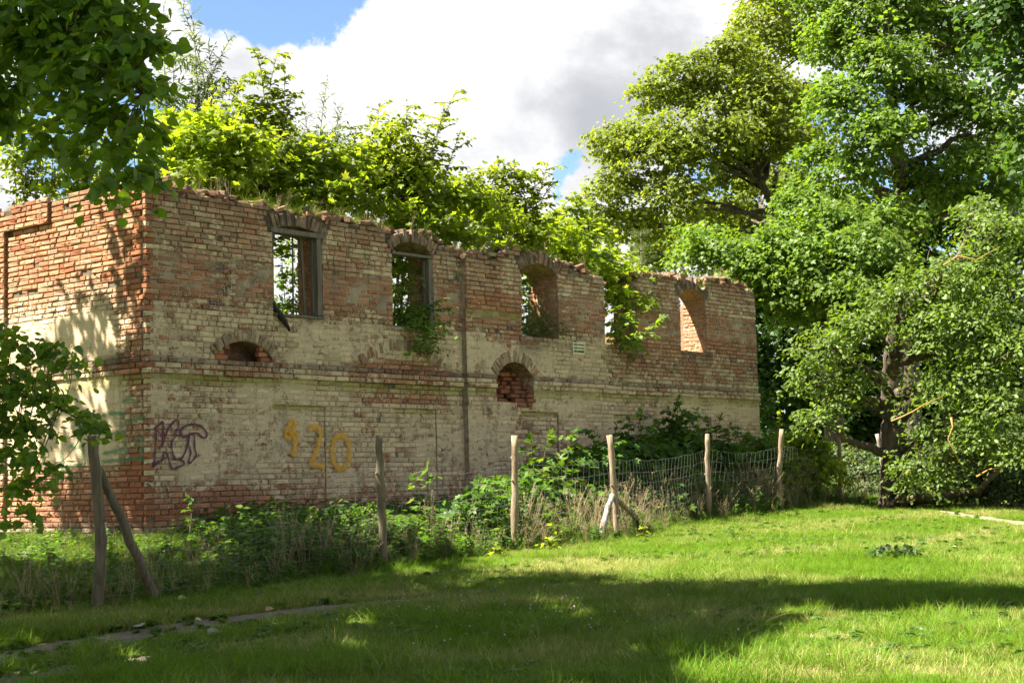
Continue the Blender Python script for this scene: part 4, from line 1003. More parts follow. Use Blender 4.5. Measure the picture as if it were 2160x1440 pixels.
for q in ([(1880, 888), (1900, 880), (1925, 868), (1950, 852), (1990, 835)], [(2006, 880), (2010, 900), (2000, 925), (2012, 950), (2024, 975)], [(2060, 1005), (2085, 990), (2110, 985), (2140, 968)], [(1990, 560), (2020, 540), (2060, 548), (2110, 520)]): mb.tube(np.array([at(x, y, 32.9) for x, y in q]), np.linspace(.022, .007, len(q)), 6)
OAK = [o for o in COL.objects if o.name.startswith('oak_tree')][0]; mb.build('dead_twig', M_LICH, OAK)
D_L = px_lobes([(2160, 40, 90, 26), (2180, 150, 80, 26), (2150, -60, 110, 26), (2200, 240, 60, 26), (2240, 60, 140, 26), (2230, 330, 90, 26)])
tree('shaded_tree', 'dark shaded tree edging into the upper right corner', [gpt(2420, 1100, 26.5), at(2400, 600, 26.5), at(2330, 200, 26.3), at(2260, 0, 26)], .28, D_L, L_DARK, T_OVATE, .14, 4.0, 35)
# darker trees behind, filling the gaps down to the hedge
for i, (lab, L, tx, d) in enumerate([
    ('dark tree right behind the far corner of the ruin', [(1640, 690, 90, 52), (1690, 790, 90, 52), (1630, 830, 80, 52), (1720, 900, 90, 52), (1640, 930, 70, 52), (1560, 640, 60, 52), (1720, 650, 70, 53), (1600, 560, 60, 53), (1612, 870, 60, 54), (1600, 790, 60, 54), (1620, 940, 60, 54)], 1668, 53),
    ('shaded tree standing between the maples and the oak trunk', [(1800, 700, 100, 54), (1850, 830, 110, 54), (1800, 930, 100, 54), (1900, 920, 90, 54), (1760, 800, 80, 54), (1860, 560, 80, 55)], 1830, 55),
    ('shaded tree behind the oak near the right edge', [(1990, 640, 110, 52), (2100, 700, 120, 52), (2020, 860, 120, 52), (2150, 900, 120, 52), (1980, 960, 90, 52), (2090, 980, 90, 52), (2140, 520, 100, 53), (2040, 480, 80, 53)], 2050, 53)]):
    rb_ = np.random.RandomState(70 + i); x0_, x1_ = ((1590, 1790), (1720, 1980), (1900, 2230))[i]
    for gx_ in np.arange(x0_, x1_, 58):
        for gy_ in np.arange(430 if i else 520, 1010, 58):
            if rb_.rand() < (.95 if gy_ > 600 else .7): L = L + [(gx_ + rb_.normal() * 14, gy_ + rb_.normal() * 14, rb_.uniform(40, 62), d + rb_.uniform(-1.5, 3))]
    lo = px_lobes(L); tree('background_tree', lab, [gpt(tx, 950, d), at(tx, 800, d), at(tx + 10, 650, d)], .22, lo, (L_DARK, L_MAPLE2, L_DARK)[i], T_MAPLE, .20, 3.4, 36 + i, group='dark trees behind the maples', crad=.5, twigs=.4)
# bushes along the edge of the lawn
for i, (nm, lab, L, bx, d, lm, T, sz) in enumerate([
    ('bush', 'low dense bush with dusty green leaves at the right end of the lawn', [(1975, 1015, 44, 36.5), (2000, 1000, 50, 36.2), (2035, 1025, 44, 35.5), (2060, 1010, 50, 35.4), (2090, 1030, 40, 35), (2120, 1010, 54, 35), (2150, 1030, 44, 34.8), (2180, 1000, 60, 35), (2030, 960, 50, 36.4), (2100, 955, 54, 36), (2160, 940, 54, 36), (1980, 960, 44, 37), (2010, 1040, 34, 35.6), (2130, 1045, 34, 34.6), (2220, 1020, 60, 35)], 2080, 35.5, L_WILLOW, T_OVATE, .10),
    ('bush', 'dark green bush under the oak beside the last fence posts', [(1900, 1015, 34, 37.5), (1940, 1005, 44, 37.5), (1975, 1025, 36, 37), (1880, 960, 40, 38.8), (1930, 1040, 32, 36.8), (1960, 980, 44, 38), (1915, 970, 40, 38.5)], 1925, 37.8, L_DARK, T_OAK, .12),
    ('bush', 'bright green bush behind the fence near the thin orange sapling', [(1640, 1000, 46, 36), (1690, 985, 48, 36.5), (1740, 1000, 44, 37), (1620, 950, 40, 36.5), (1690, 930, 44, 37), (1650, 1040, 36, 35.5), (1720, 950, 40, 37)], 1680, 36.8, L_YOUNG, T_MAPLE5, .13),
    ('bush', 'grey green twiggy bush between the last two fence posts', [(1800, 1000, 40, 39), (1840, 985, 44, 39.5), (1780, 960, 40, 39.5), (1830, 1030, 34, 38.5)], 1815, 39.2, L_WILLOW, T_OVATE, .09)]):
    lo = px_lobes(L); b = gpt(bx, 1050, d); tree(nm, lab, [b, b + np.array([0, 0, .5]), b + np.array([.05, 0, 1.0])], .04, lo, lm, T, sz, 3.6, 50 + i, bark=M_TWIG, cat='bush', crad=.3, group=None, jit=.6)

# ------------------------------------------------------------------ linden on the left whose boughs hang into the picture
N_L = px_lobes([(40, 30, 95, 10.6), (150, 40, 100, 10.4), (255, 40, 80, 10.5), (310, 90, 54, 10.3), (90, 130, 95, 10.8), (200, 140, 95, 10.3), (290, 190, 62, 10.2), (40, 210, 60, 11), (150, 235, 72, 10.5), (240, 260, 70, 10.2), (295, 275, 44, 10.1), (200, 320, 50, 10.2), (270, 335, 42, 10.0), (285, 382, 24, 10.0), (245, 392, 20, 10.0), (110, 310, 40, 10.6), (-60, 60, 140, 10.8), (-60, 250, 90, 11)])
N_B = px_lobes([(10, 715, 46, 12.6), (60, 740, 44, 12.5), (115, 748, 34, 12.4), (145, 765, 18, 12.4), (20, 800, 58, 12.6), (75, 820, 52, 12.5), (120, 850, 34, 12.4), (160, 880, 24, 12.4), (195, 905, 17, 12.3), (25, 890, 60, 12.6), (70, 920, 48, 12.5), (95, 980, 28, 12.4), (30, 970, 52, 12.6), (20, 1040, 36, 12.5), (70, 1030, 24, 12.5), (38, 1088, 14, 12.5), (-80, 850, 120, 12.8)])
# the crown over the frame: sized to the shade it throws on the lawn, the weeds and the gable
def crown_over(gx, gy, gzv, h):
    k = (h - gzv) / SUNV[2]; return np.array([gx, gy, gzv]) + SUNV * k
SH = []
rs = np.random.RandomState(77)
for gx, gy, R in [(-7, 10, 1.7), (-5, 11, 1.6), (-3.2, 10.2, 1.5), (-1.4, 10.0, 1.35), (-7, 13, 1.7), (-4.6, 13.5, 1.5), (-2.6, 12.4, 1.4), (-.6, 11.6, 1.25), (.6, 13.2, 1.25), (-1.2, 14.2, 1.4), (-3.2, 15.4, 1.3), (-5.6, 16, 1.3), (-7.5, 16.4, 1.5), (1.2, 15.2, 1.25), (-.4, 16.6, 1.25), (-2.2, 17.6, 1.3), (2.6, 14.6, 1.05), (3.8, 15.2, .95), (4.9, 14.3, .9), (1.9, 16.7, .9), (3.9, 16.5, .55), (.4, 18.4, .75), (-1.2, 19.6, 1.0), (-3.4, 19.4, 1.0), (1.2, 10.6, .85), (.4, 9.4, 1.0), (2.0, 11.8, .5), (-5.2, 18.6, .9), (-2.6, 21.4, .6), (6.2, 14.6, 1.0), (7.4, 15.4, 1.0), (-4.4, 17.2, .9), (-6.2, 18, 1.0), (-3.6, 18.4, .8), (-4.8, 20, .9), (-2.2, 19.2, .8), (-6.5, 20.5, .9), (-2.4, 20.8, .8), (-1.2, 20.6, .7), (-1.0, 22.0, .6), (-2.6, 22.4, .7), (-3.8, 21.6, .7), (.2, 17.0, 1.0), (1.4, 16.4, .9), (3.0, 16.0, .8), (2.2, 13.2, .9), (4.4, 15.0, .9)]:
    SH.append((crown_over(gx, gy, .3, rs.uniform(9.5, 12.5)), R))
for w_, v, R in [(.2, 5.0, .5), (.5, 3.9, .55), (.1, 2.4, .55), (.9, 1.6, .6), (1.3, 4.2, .35), (1.5, 2.6, .38), (2.1, 2.0, .5), (1.9, 3.4, .25), (.4, 1.0, .6), (2.6, 1.2, .4)]:
    g = PG(w_, 0, v); SH.append((crown_over(g[0], g[1], g[2], rs.uniform(9.0, 11.0)), R * .8))
for gx, gy, gz_, R in [(-6.2, 11, 6.4, 1.2), (-4.8, 12.6, 6.8, 1.1), (-7, 13.4, 6.6, 1.3), (-5.6, 14.8, 7.2, 1.1), (-4.0, 10.4, 6.0, 1.0), (-7.5, 16.2, 7.4, 1.2), (-8, 10, 6, 1.3), (-3.2, 12.0, 6.8, .9)]: SH.append((np.array([gx, gy, gz_]), R))  # low unseen lobes added to cut skylight over the left verge
LT = np.array([-9.6, 12.6, gz(-9.6, 12.6)])
r = np.random.RandomState(61); LIN = empty('linden_tree', LT, 'large linden whose dark leafy boughs hang in at the upper left', 'tree')
lv = MB(); br = MB(); cl = []
for c, R in N_L: lobe_leaves(lv, r, c, R * np.array([1, 1, 1]), .086, T_HEART, 3.6, .7, .17, .6, cl)
lv.build('crown', L_LINDEN, LIN); lvb = MB(); clb = []
for c, R in N_B: lobe_leaves(lvb, r, c, R * np.array([1, 1, 1]), .075, T_HEART, 2.1, .7, .14, .6, clb)
lvb.build('hanging_bough', L_LINDEN, LIN); lvs = MB(); cls = []
for c, R in SH: lobe_leaves(lvs, r, c, R * np.array([1, 1, .7]), .24, T_CLUMP, 5.0, .9, .45, .4, cls, keep_open)
lvs.build('crown', L_LINDEN, LIN)
limbs(br, r, [LT, LT + [.1, 0, 2.5], LT + [.3, .2, 5], LT + [.8, .4, 7.5], LT + [1.2, .6, 10]], .42, [(c, R) for c, R in SH[::2]] + [(N_L[16][0], .4), (N_B[16][0], .3)], [], up=.15)
sk = np.array([N_L[16][0] + (at(300, 200, 10.2) - N_L[16][0]) * t + np.array([0, 0, .25 * math.sin(t * 3.1)]) for t in np.linspace(0, 1, 12)]); br.tube(sk, np.linspace(.035, .006, 12), 6)
sb = np.array([N_B[16][0] + (at(205, 912, 12.3) - N_B[16][0]) * t + np.array([0, 0, .16 * math.sin(t * 3.1)]) for t in np.linspace(0, 1, 12)]); br.tube(sb, np.linspace(.022, .004, 12), 6)
for c in cl[::5]:
    k = np.linalg.norm(sk - c, axis=1).argmin(); br.tube(bez(sk[k], (sk[k] + c) / 2 + r.normal(size=3) * .05, c, 5), np.linspace(.008, .003, 5), 4, cap=False)
for c in clb[::3]:
    k = np.linalg.norm(sb - c, axis=1).argmin(); br.tube(bez(sb[k], (sb[k] + c) / 2 + r.normal(size=3) * .05, c, 5), np.linspace(.006, .002, 5), 4, cap=False)
br.build('trunk', M_BARK, LIN)

# ------------------------------------------------------------------ saplings rooted in the ruin
def rb(px, d, z=None):                                     # root inside the ruin, under a photo column
    p = at(px, 900, d); p[2] = gz(p[0], p[1]) + (z if z is not None else 1.6); return p
GS = 'saplings growing inside the ruin'
TOPLX = [330, 440, 560, 620, 700, 760, 850, 900, 950, 1100, 1130, 1240, 1300, 1345]; TOPLY = [225, 225, 235, 285, 275, 315, 255, 330, 365, 410, 460, 450, 540, 580]
ROOTS = {103: 425, 102: 530, 106: 650, 107: 800, 108: 920, 109: 1050, 110: 1210, 111: 1310}; FILL = {k: [] for k in ROOTS}
rf = np.random.RandomState(17)
for x_ in np.arange(335, 1345, 27):
    yt = np.interp(x_, TOPLX, TOPLY); u_, _ = uvL(x_, 450); yw = np.interp(x_, [310, 600, 950, 1270, 1350], [395, 440, 520, 600, 700]); dw = float((PL(u_, 0, 6) - EYE) @ cF)
    for y_ in np.arange(yt + 22, yw, 34):
        if rf.rand() < .86: FILL[min(ROOTS, key=lambda k: abs(ROOTS[k] - x_ - rf.normal() * 25))].append((x_ + rf.normal() * 12, y_ + rf.normal() * 9, rf.uniform(22, 36), dw + rf.uniform(1.2, 4.0)))
sapling('willow_sapling', 'tallest slim sapling over the left corner of the ruin with small grey green leaves', rb(395, 29), [at(372, -10, 29), at(345, 20, 29.3), at(405, 40, 28.8), at(440, 95, 29), at(488, 78, 29), at(420, 150, 28.6), at(365, 120, 29)], L_WILLOW, T_SLIM, .125, .62, 101, GS, mdens=7.0, step=.13, elev=(35, 65), droop=.05, bark=M_BARKL, start=.45, lspace=.38, mass=[(380, 130, 30, 29), (360, 220, 40, 29), (420, 190, 34, 29), (400, 260, 40, 29), (460, 170, 26, 29)])
sapling('hornbeam_sapling', 'sapling with an arching top beside the tall willow above the first window', rb(520, 28), [at(545, 118, 28), at(585, 112, 28), at(500, 180, 28.2), at(570, 190, 28), at(470, 175, 28), at(615, 205, 28), at(600, 160, 28.2)], L_HORN, T_OVATE, .11, 1.0, 102, GS, step=.15, elev=(15, 45), start=.42, bark=M_BARKL, mass=[(540, 170, 24, 28), (520, 230, 34, 28), (570, 250, 36, 28), (540, 310, 40, 28), (590, 300, 36, 28)])
sapling('maple_sapling', 'yellow green maple sapling just right of the ruin corner with big pale leaves', rb(425, 26.5), [at(440, 215, 26.5), at(500, 250, 26.5), at(385, 270, 26.6), at(540, 300, 26.5), at(455, 320, 26.3)], L_YOUNG, T_MAPLE5, .15, .75, 103, GS, step=.2, elev=(5, 35), start=.45, bark=M_BARKL, mass=[(440, 260, 34, 26.5), (490, 290, 40, 26.5), (400, 300, 44, 26.6), (450, 340, 48, 26.5), (390, 370, 44, 26.2), (520, 340, 44, 26.6), (480, 385, 44, 26.2), (540, 300, 30, 26.8), (340, 330, 30, 26.6)])
sapling('willow_sapling', 'slim sapling with dark narrow leaves against the cloud above the first window', rb(660, 30), [at(690, 172, 30), at(640, 225, 30), at(600, 250, 30), at(720, 235, 30), at(680, 280, 29.6)], L_WILLOW, T_SLIM, .125, .5, 104, GS, mdens=7.0, step=.13, elev=(35, 65), droop=.05, bark=M_BARKL, start=.45, lspace=.38, mass=[(640, 290, 30, 30), (690, 290, 34, 30), (620, 330, 36, 30), (720, 310, 30, 30)])
sapling('willow_sapling', 'small narrow leaved sapling in the gap between the arching hornbeams', rb(735, 31), [at(712, 225, 31), at(750, 270, 31), at(770, 310, 31)], L_WILLOW, T_SLIM, .125, .45, 105, GS, mdens=7.0, step=.13, elev=(35, 65), droop=.05, bark=M_BARKL, start=.45, lspace=.38)
sapling('maple_sapling', 'bushy bright maple sapling above the first window arch', rb(680, 28.5), [at(650, 310, 28.5), at(720, 330, 28.5), at(600, 340, 28.5), at(560, 370, 28.3), at(690, 390, 28)], L_YOUNG, T_MAPLE5, .135, .8, 106, GS, step=.19, elev=(5, 35), start=.42, bark=M_BARKL, mass=[(620, 330, 40, 28.5), (690, 340, 44, 28.5), (560, 385, 44, 28), (640, 390, 50, 28), (720, 390, 48, 28.2), (600, 425, 36, 27.6), (680, 430, 40, 27.8), (760, 350, 34, 28.8)])
sapling('hornbeam_sapling', 'wide hornbeam sapling reaching up to the right over the second window', rb(835, 30), [at(858, 215, 30), at(960, 197, 30), at(800, 225, 30.3), at(900, 290, 29.8), at(765, 300, 30), at(850, 340, 29.6), at(935, 235, 30.2), at(910, 262, 29.8), at(735, 262, 30), at(780, 255, 30), at(970, 280, 30.2)], L_HORN, T_OVATE, .11, 1.05, 107, GS, step=.14, elev=(10, 40), start=.42, bark=M_BARKL, mass=[(850, 250, 26, 30), (830, 300, 36, 30), (890, 330, 36, 30), (790, 330, 30, 30), (850, 355, 40, 29.8)])
sapling('maple_sapling', 'spreading maple sapling covering the wall top between second and third window', rb(900, 30), [at(880, 385, 30), at(960, 400, 30), at(1030, 420, 30.4), at(820, 410, 29.8), at(930, 450, 29.6), at(1000, 470, 30)], L_YOUNG, T_MAPLE5, .13, .9, 108, GS, step=.17, elev=(5, 35), start=.42, bark=M_BARKL, mass=[(790, 380, 44, 29.8), (860, 400, 48, 29.8), (930, 420, 46, 30), (1000, 430, 44, 30.3), (770, 430, 38, 29), (850, 450, 42, 29), (920, 470, 40, 29.4), (1000, 490, 40, 29.8), (1060, 470, 40, 30.6)])
sapling('hornbeam_sapling', 'hornbeam sapling with a flat spreading top above the third window', rb(1045, 33), [at(1050, 335, 33), at(1155, 345, 33), at(985, 360, 33), at(1100, 400, 33), at(1020, 420, 32.6), at(1135, 365, 33.2), at(955, 395, 33), at(1165, 380, 33), at(1085, 345, 33)], L_HORN, T_OVATE, .11, 1.1, 109, GS, step=.14, elev=(10, 40), start=.42, bark=M_BARKL, mass=[(1050, 370, 34, 33), (1000, 385, 30, 33), (1100, 380, 36, 33), (1060, 420, 44, 33), (1110, 440, 40, 33), (1010, 440, 36, 32.5), (1080, 480, 40, 32.5)])
sapling('maple_sapling', 'loose maple sapling rising above the gap left of the pine', rb(1205, 36), [at(1215, 425, 36), at(1160, 450, 36), at(1260, 470, 36), at(1190, 500, 35.6), at(1120, 490, 35.6)], L_YOUNG, T_MAPLE5, .14, .85, 110, GS, step=.18, elev=(5, 40), start=.42, bark=M_BARKL, mass=[(1130, 470, 40, 35.6), (1190, 460, 40, 36), (1240, 480, 40, 36), (1110, 510, 36, 34.5), (1170, 520, 44, 35), (1240, 530, 40, 35.5), (1210, 430, 26, 36)])
sapling('maple_sapling', 'maple sapling leaning out through the broken gap in the wall', rb(1320, 33.6, 2.4), [at(1300, 535, 33.4), at(1345, 560, 33.6), at(1260, 560, 33.6), at(1320, 610, 33.0), at(1380, 590, 34)], L_YOUNG, T_MAPLE5, .15, .7, 111, GS, step=.15, elev=(5, 35), start=.25, bark=M_BARKL, mass=[(1290, 570, 40, 33.6), (1340, 590, 40, 33.8), (1260, 560, 34, 34), (1310, 620, 36, 33.2), (1350, 640, 30, 33.4)])
sapling('hornbeam_sapling', 'sapling drooping long leafy shoots over the broken gap sill', rb(1320, 33.2, 2.9), [at(1405, 665, 31.7), at(1330, 655, 31.9), at(1290, 680, 32.0), at(1350, 700, 31.6), at(1300, 640, 32.4)], L_MAPLE2, T_OVATE, .16, .35, 112, GS, step=.10, elev=(-20, 35), droop=.5, start=.35, bark=M_TWIG, lspace=.36)
sapling('elder_shrub', 'green shrub spilling out of the second window', PL(5.75, -.5, SILL - .1), [PL(5.75, .10, 5.15), PL(6.05, .45, 4.75), PL(5.6, .35, 4.55), PL(6.2, .40, 4.35), PL(5.9, .45, 4.05), PL(5.95, .40, 3.80), PL(6.25, .5, 4.6), PL(5.5, -.1, 4.9)], L_MAPLE2, T_OVATE, .075, .30, 113, None, mass=[(850, 560, 18, 28.6), (858, 610, 24, 28.4), (885, 650, 30, 28.1), (870, 690, 30, 27.9), (900, 690, 26, 27.8), (885, 725, 20, 27.8), (845, 665, 16, 28.3)], mdens=3.2, cat='shrub', step=.055, elev=(-20, 50), droop=.4, start=.2, bark=M_TWIG, srad=.010)
sapling('elder_shrub', 'dark green shrub spilling out of the third window', PL((w3a + w3b) / 2, -.3, SILL - .1), [PL(w3a + .3, OFF_R - .1, 5.2), PL(w3a + .6, OFF_R + .3, 4.65), PL(w3b, OFF_R + .4, 4.6), PL(w3a + .35, OFF_R + .15, 4.75), PL(w3b + .15, OFF_R + .35, 4.4), PL(w3a + .2, OFF_R + .2, 4.4)], L_UNDER, T_SLIM, .085, .30, 114, None, mass=[(1122, 600, 18, 31.4), (1120, 650, 24, 31.2), (1150, 675, 28, 31.0), (1128, 695, 26, 30.9), (1172, 690, 20, 30.9), (1110, 690, 14, 31)], mdens=3.2, cat='shrub', step=.055, elev=(-10, 55), droop=.3, start=.2, bark=M_TWIG, srad=.010)
sapling('willow_sapling', 'leafy sapling seen through the first window', PL(2.9, -3.2, .9), [PL(2.2, -3.4, 6.4), PL(2.9, -3.0, 5.9), PL(1.7, -3.8, 6.2), PL(3.6, -3.6, 5.4), PL(2.5, -2.6, 5.3), PL(3.2, -2.2, 4.8)], L_MAPLE2, T_OVATE, .085, .7, 115, GS, step=.14, elev=(10, 50), start=.35, bark=M_BARKL, mass=[(600, 520, 26, 30.5), (640, 560, 30, 31), (595, 590, 28, 30), (620, 640, 34, 29.5), (660, 630, 26, 29), (585, 640, 24, 29)])
sapling('maple_sapling', 'leafy sapling standing inside behind the second window', PL(5.6, -2.4, .9), [PL(5.0, -2.6, 6.2), PL(5.8, -2.2, 5.6), PL(6.6, -2.8, 5.9), PL(5.4, -1.8, 5.0), PL(6.2, -1.7, 5.2)], L_MAPLE2, T_MAPLE5, .12, .7, 116, GS, step=.16, elev=(10, 45), start=.35, bark=M_BARKL, mass=[(850, 560, 26, 32), (835, 610, 26, 31.5), (880, 620, 30, 32), (850, 660, 30, 31)])
sapling('maple_sapling', 'shaded sapling standing inside behind the third window', PL(9.2, -1.8, .9), [PL(8.4, -2.0, 6.0), PL(9.6, -1.9, 5.9), PL(9.0, -1.4, 5.5), PL(10.2, -2.2, 6.0), PL(8.8, -1.2, 4.9)], L_MAPLE2, T_MAPLE5, .12, .75, 117, GS, step=.15, elev=(10, 45), start=.35, bark=M_BARKL, mass=[(1120, 600, 30, 34), (1140, 650, 30, 33.5), (1110, 680, 30, 33), (1120, 560, 24, 34.5)])
for i, (x0, tp, lab) in enumerate([(60, [(62, 190), (20, 230), (100, 250)], 'slender sapling behind the gable at the left edge'), (150, [(150, 170), (190, 220), (120, 260)], 'slender sapling behind the middle of the gable top'), (240, [(250, 190), (290, 240), (215, 270), (330, 300)], 'slender sapling behind the gable near the ruin corner')]):
    sapling('ash_sapling', lab, rb(x0, 31 + i), [at(x, y, 31 + i) for x, y in tp] + [at(x + 15, y + 120, 31 + i) for x, y in tp], L_HORN, T_OVATE, .10, .8, 120 + i, 'saplings behind the gable', mass=[(x0 - 30, 330, 40, 31 + i), (x0 + 30, 310, 44, 31 + i), (x0, 380, 44, 31 + i), (x0 + 40, 390, 40, 31 + i), (x0, 260, 34, 31 + i)], mdens=2.2, step=.15, elev=(10, 45), start=.4, bark=M_BARKL)


def pine(name, label, base, top, seed):
    r = np.random.RandomState(seed); e = empty(name, base, label, 'pine'); br = MB(); lv = MB(); base = np.asarray(base); top = np.asarray(top); H = top[2] - base[2]; br.tube([base, (base + top) / 2, top], [.05, .03, .008], 6)
    P, Dd = [], []
    for lev in np.linspace(.45, .98, 11):
        for k in range(6):
            az = k * 1.05 + lev * 9 + r.normal() * .2; L = (1.02 - lev) * 1.5 + .12; d = np.array([math.cos(az), math.sin(az), .55]); p0 = base + (top - base) * lev; q = np.array([p0, p0 + d * L * .5, p0 + d * L + [0, 0, .1 * L]]); br.tube(q, [.012, .008, .004], 4, cap=False)
            for t in np.linspace(.2, 1, int(6 + L * 22)):
                for _ in range(9): P.append(p0 + d * L * t); Dd.append(unit(d) * .7 + r.normal(size=3) * .6)
    n = len(P); put_leaves(lv, np.array(P), np.array(Dd), r.normal(size=(n, 3)), .12 * r.uniform(.8, 1.2, n), tmpl([(0, .02), (1, .012), (1, -.012), (0, -.02)]), tint(r, n)); br.build('trunk', M_BARKL, e); lv.build('crown', L_PINE, e)


pine('young_pine', 'small light green pine rising behind the far part of the wall', gpt(1350, 900, 40), at(1352, 488, 40), 130)

# ------------------------------------------------------------------ fence of round posts and wire along the lawn
r = np.random.RandomState(91)
POSTS = [((203, 1285), (208, 918), 16.2, .072, 0), ((808, 1200), (800, 918), 21.0, .066, 0.5), ((1090, 1165), (1085, 918), 24.0, .066, 2), ((1299, 1142), (1285, 917), 26.7, .066, 2), ((1495, 1097), (1492, 915), 31.5, .064, 2), ((1645, 1082), (1649, 905), 34.0, .064, 2), ((1777, 1047), (1768, 912), 37.3, .062, 2), ((1876, 1052), (1850, 915), 38.2, .062, 3)]
FENCE = empty('wire_fence', gpt(808, 1200, 21.0), 'sagging wire fence on rough round wooden posts between lawn and ruin', 'fence')
PB, PT = [], []
for (bx, by), (tx, ty), d, rad, mk in POSTS:
    b = gpt(bx, by, d); t = at(tx, ty, d); PB.append(b); PT.append(t)
    n = 12; q = np.array([b - [0, 0, .15] + (t - b + [0, 0, .15]) * k for k in np.linspace(0, 1, n)]); wob = np.cumsum(r.normal(size=(n, 3)) * np.array([.010, .010, 0]), 0); wob -= np.linspace(0, 1, n)[:, None] * wob[-1]
    if mk == 0: q[:, 2] -= .0; wob[:, 0] += .055 * np.sin(np.linspace(0, 5.0, n)) * np.linspace(.4, 1, n)
    q += wob; rr = rad * .84 * np.linspace(1.05, .88, n) * (1 + .07 * r.normal(size=n)); mb = MB(); mb.tube(q, rr, 12)
    for _ in range(3):
        k = r.randint(2, n - 2); a = r.uniform(0, 6.28); dv = np.array([math.cos(a), math.sin(a), .3]); mb.tube([q[k] + dv * rr[k] * .6, q[k] + dv * (rr[k] + .02)], [.022, .014], 6)
    mb.build('post', (M_POSTG, M_POST, M_POST, M_POSTP)[int(mk)], FENCE)
for (x0, y0, d0), (x1, y1, d1), rad, m in [((208, 990, 16.25), (332, 1235, 16.9), .062, M_POSTG), ((1292, 1043, 26.6), (1262, 1158, 25.9), .062, M_POSTP), ((1299, 1050, 26.75), (1372, 1160, 28.4), .060, M_POST)]:
    a = at(x0, y0, d0); b = gpt(x1, y1, d1); q = np.array([a + (b - a) * k for k in np.linspace(0, 1.04, 9)]); q[1:-1] += r.normal(size=(7, 3)) * .008; mb = MB(); mb.tube(q, rad * .8 * np.linspace(.92, 1.08, 9), 10); mb.build('brace', m, FENCE)
mb = MB(); hz = [.12, .26, .40, .55, .72, .90, 1.10, 1.32]
for i in range(len(PB) - 1):
    a, b, ta_, tb_ = PB[i], PB[i + 1], PT[i], PT[i + 1]; L = np.linalg.norm(b - a); n = max(6, int(L / .16)); g = np.zeros((len(hz), n + 1, 3))
    for j, h in enumerate(hz):
        for k in range(n + 1):
            t = k / n; base = a + (b - a) * t; up = (ta_ - a) * (1 - t) + (tb_ - b) * t; up = up / np.linalg.norm(up)
            g[j, k] = base + up * (h - .07 * math.sin(math.pi * t) * h * (1 + .3 * math.sin(i * 2.1))) + np.array([.03 * math.sin(3 * t * math.pi + j), .03 * math.cos(2 * t * math.pi + j), .008 * r.normal()])
    rad = .0007 + .000024 * np.linalg.norm(a)
    for j in range(len(hz)): mb.tube(g[j], rad, 4, cap=False)
    for k in range(1, n): mb.tube(g[:, k], rad * .9, 4, cap=False)
mb.build('wire_mesh', M_WIRE, FENCE)

# ------------------------------------------------------------------ undergrowth, grass, clover: ground cover placed point by point
def hidden_obj(mb, name, mats): return mb.build(name, mats, None, link=False)


def blade_tuft(r, n, R, h0, h1, wd, bend, lean=.25, seg=3):
    mb = MB(); V, F, A = [], [], []
    for i in range(n):
        a = r.uniform(0, 6.28); rr = R * math.sqrt(r.rand()); p = np.array([math.cos(a) * rr, math.sin(a) * rr, -.01]); az = a + r.normal() * 1.0; d = np.array([math.cos(az), math.sin(az), 0]); sd = np.array([-d[1], d[0], 0]); h = r.uniform(h0, h1); bd = bend * r.uniform(.3, 1.5); base = len(V); c = (r.rand(), r.rand(), 0, 0)
        for k in range(seg + 1):
            t = k / seg; q = p + d * h * (lean * t * r.uniform(.9, 1.1) + bd * t * t) + np.array([0, 0, h * (t - .38 * bd * t * t)]); w_ = wd * (1 - t ** 1.6) * .5
            if k < seg: V += [q - sd * w_, q + sd * w_]; A += [c, c]
            else: V.append(q); A.append(c)
        for k in range(seg - 1): F.append((base + 2 * k, base + 2 * k + 1, base + 2 * k + 3, base + 2 * k + 2))
        F.append((base + 2 * seg - 2, base + 2 * seg - 1, base + 2 * seg))
    mb.add(V, F, 0, False, lf=A); return mb


def dry_tuft(r, n, R, h0, h1):
    mb = MB()
    for i in range(n):
        a = r.uniform(0, 6.28); p = np.array([math.cos(a), math.sin(a), 0]) * R * r.rand(); h = r.uniform(h0, h1); az = r.uniform(0, 6.28); d = np.array([math.cos(az), math.sin(az), 0]); b_ = r.uniform(.05, .35); q = np.array([p + d * h * b_ * t * t + [0, 0, h * t * (1 - .2 * b_ * t)] for t in np.linspace(0, 1, 6)]); mb.tube(q, np.linspace(.0032, .0015, 6), 3, cap=False)
        if r.rand() < .75:
            T = q[-1] - q[-2]; T /= np.linalg.norm(T)
            for k in range(10):
                s0 = q[-1] - T * r.uniform(-.03, .16) * h; dv = unit(T * .8 + r.normal(size=3) * .5); mb.tube([s0, s0 + dv * r.uniform(.02, .05)], [.0035, .001], 3, cap=False)
    return mb


def weed(r, h, leaf, T, pairs, spread=1.0, stems=3):
    mb = MB(); P, D_, N_ = [], [], []
    for s_ in range(stems):
        a = r.uniform(0, 6.28); d = np.array([math.cos(a), math.sin(a), 0]); H = h * r.uniform(.7, 1.1); q = np.array([d * (.04 + .22 * H * t * spread * .6) * t + [0, 0, H * t] for t in np.linspace(0, 1, 6)]); mb.tube(q, np.linspace(.005, .002, 6), 3, 1, cap=False)
        for k in range(pairs):
            t = .2 + .8 * (k + .5) / pairs; p = np.array([np.interp(t * 5, np.arange(6), q[:, c]) for c in range(3)]); az = k * 1.57 + r.normal() * .3
            for sg in (0, math.pi): dv = np.array([math.cos(az + sg), math.sin(az + sg), r.uniform(-.25, .35)]); P.append(p); D_.append(dv); N_.append(np.array([0, 0, 1.0]) + r.normal(size=3) * .35)
    n = len(P); put_leaves(mb, np.array(P), np.array(D_), np.array(N_), leaf * r.uniform(.7, 1.2, n), T, tint(r, n)); return mb


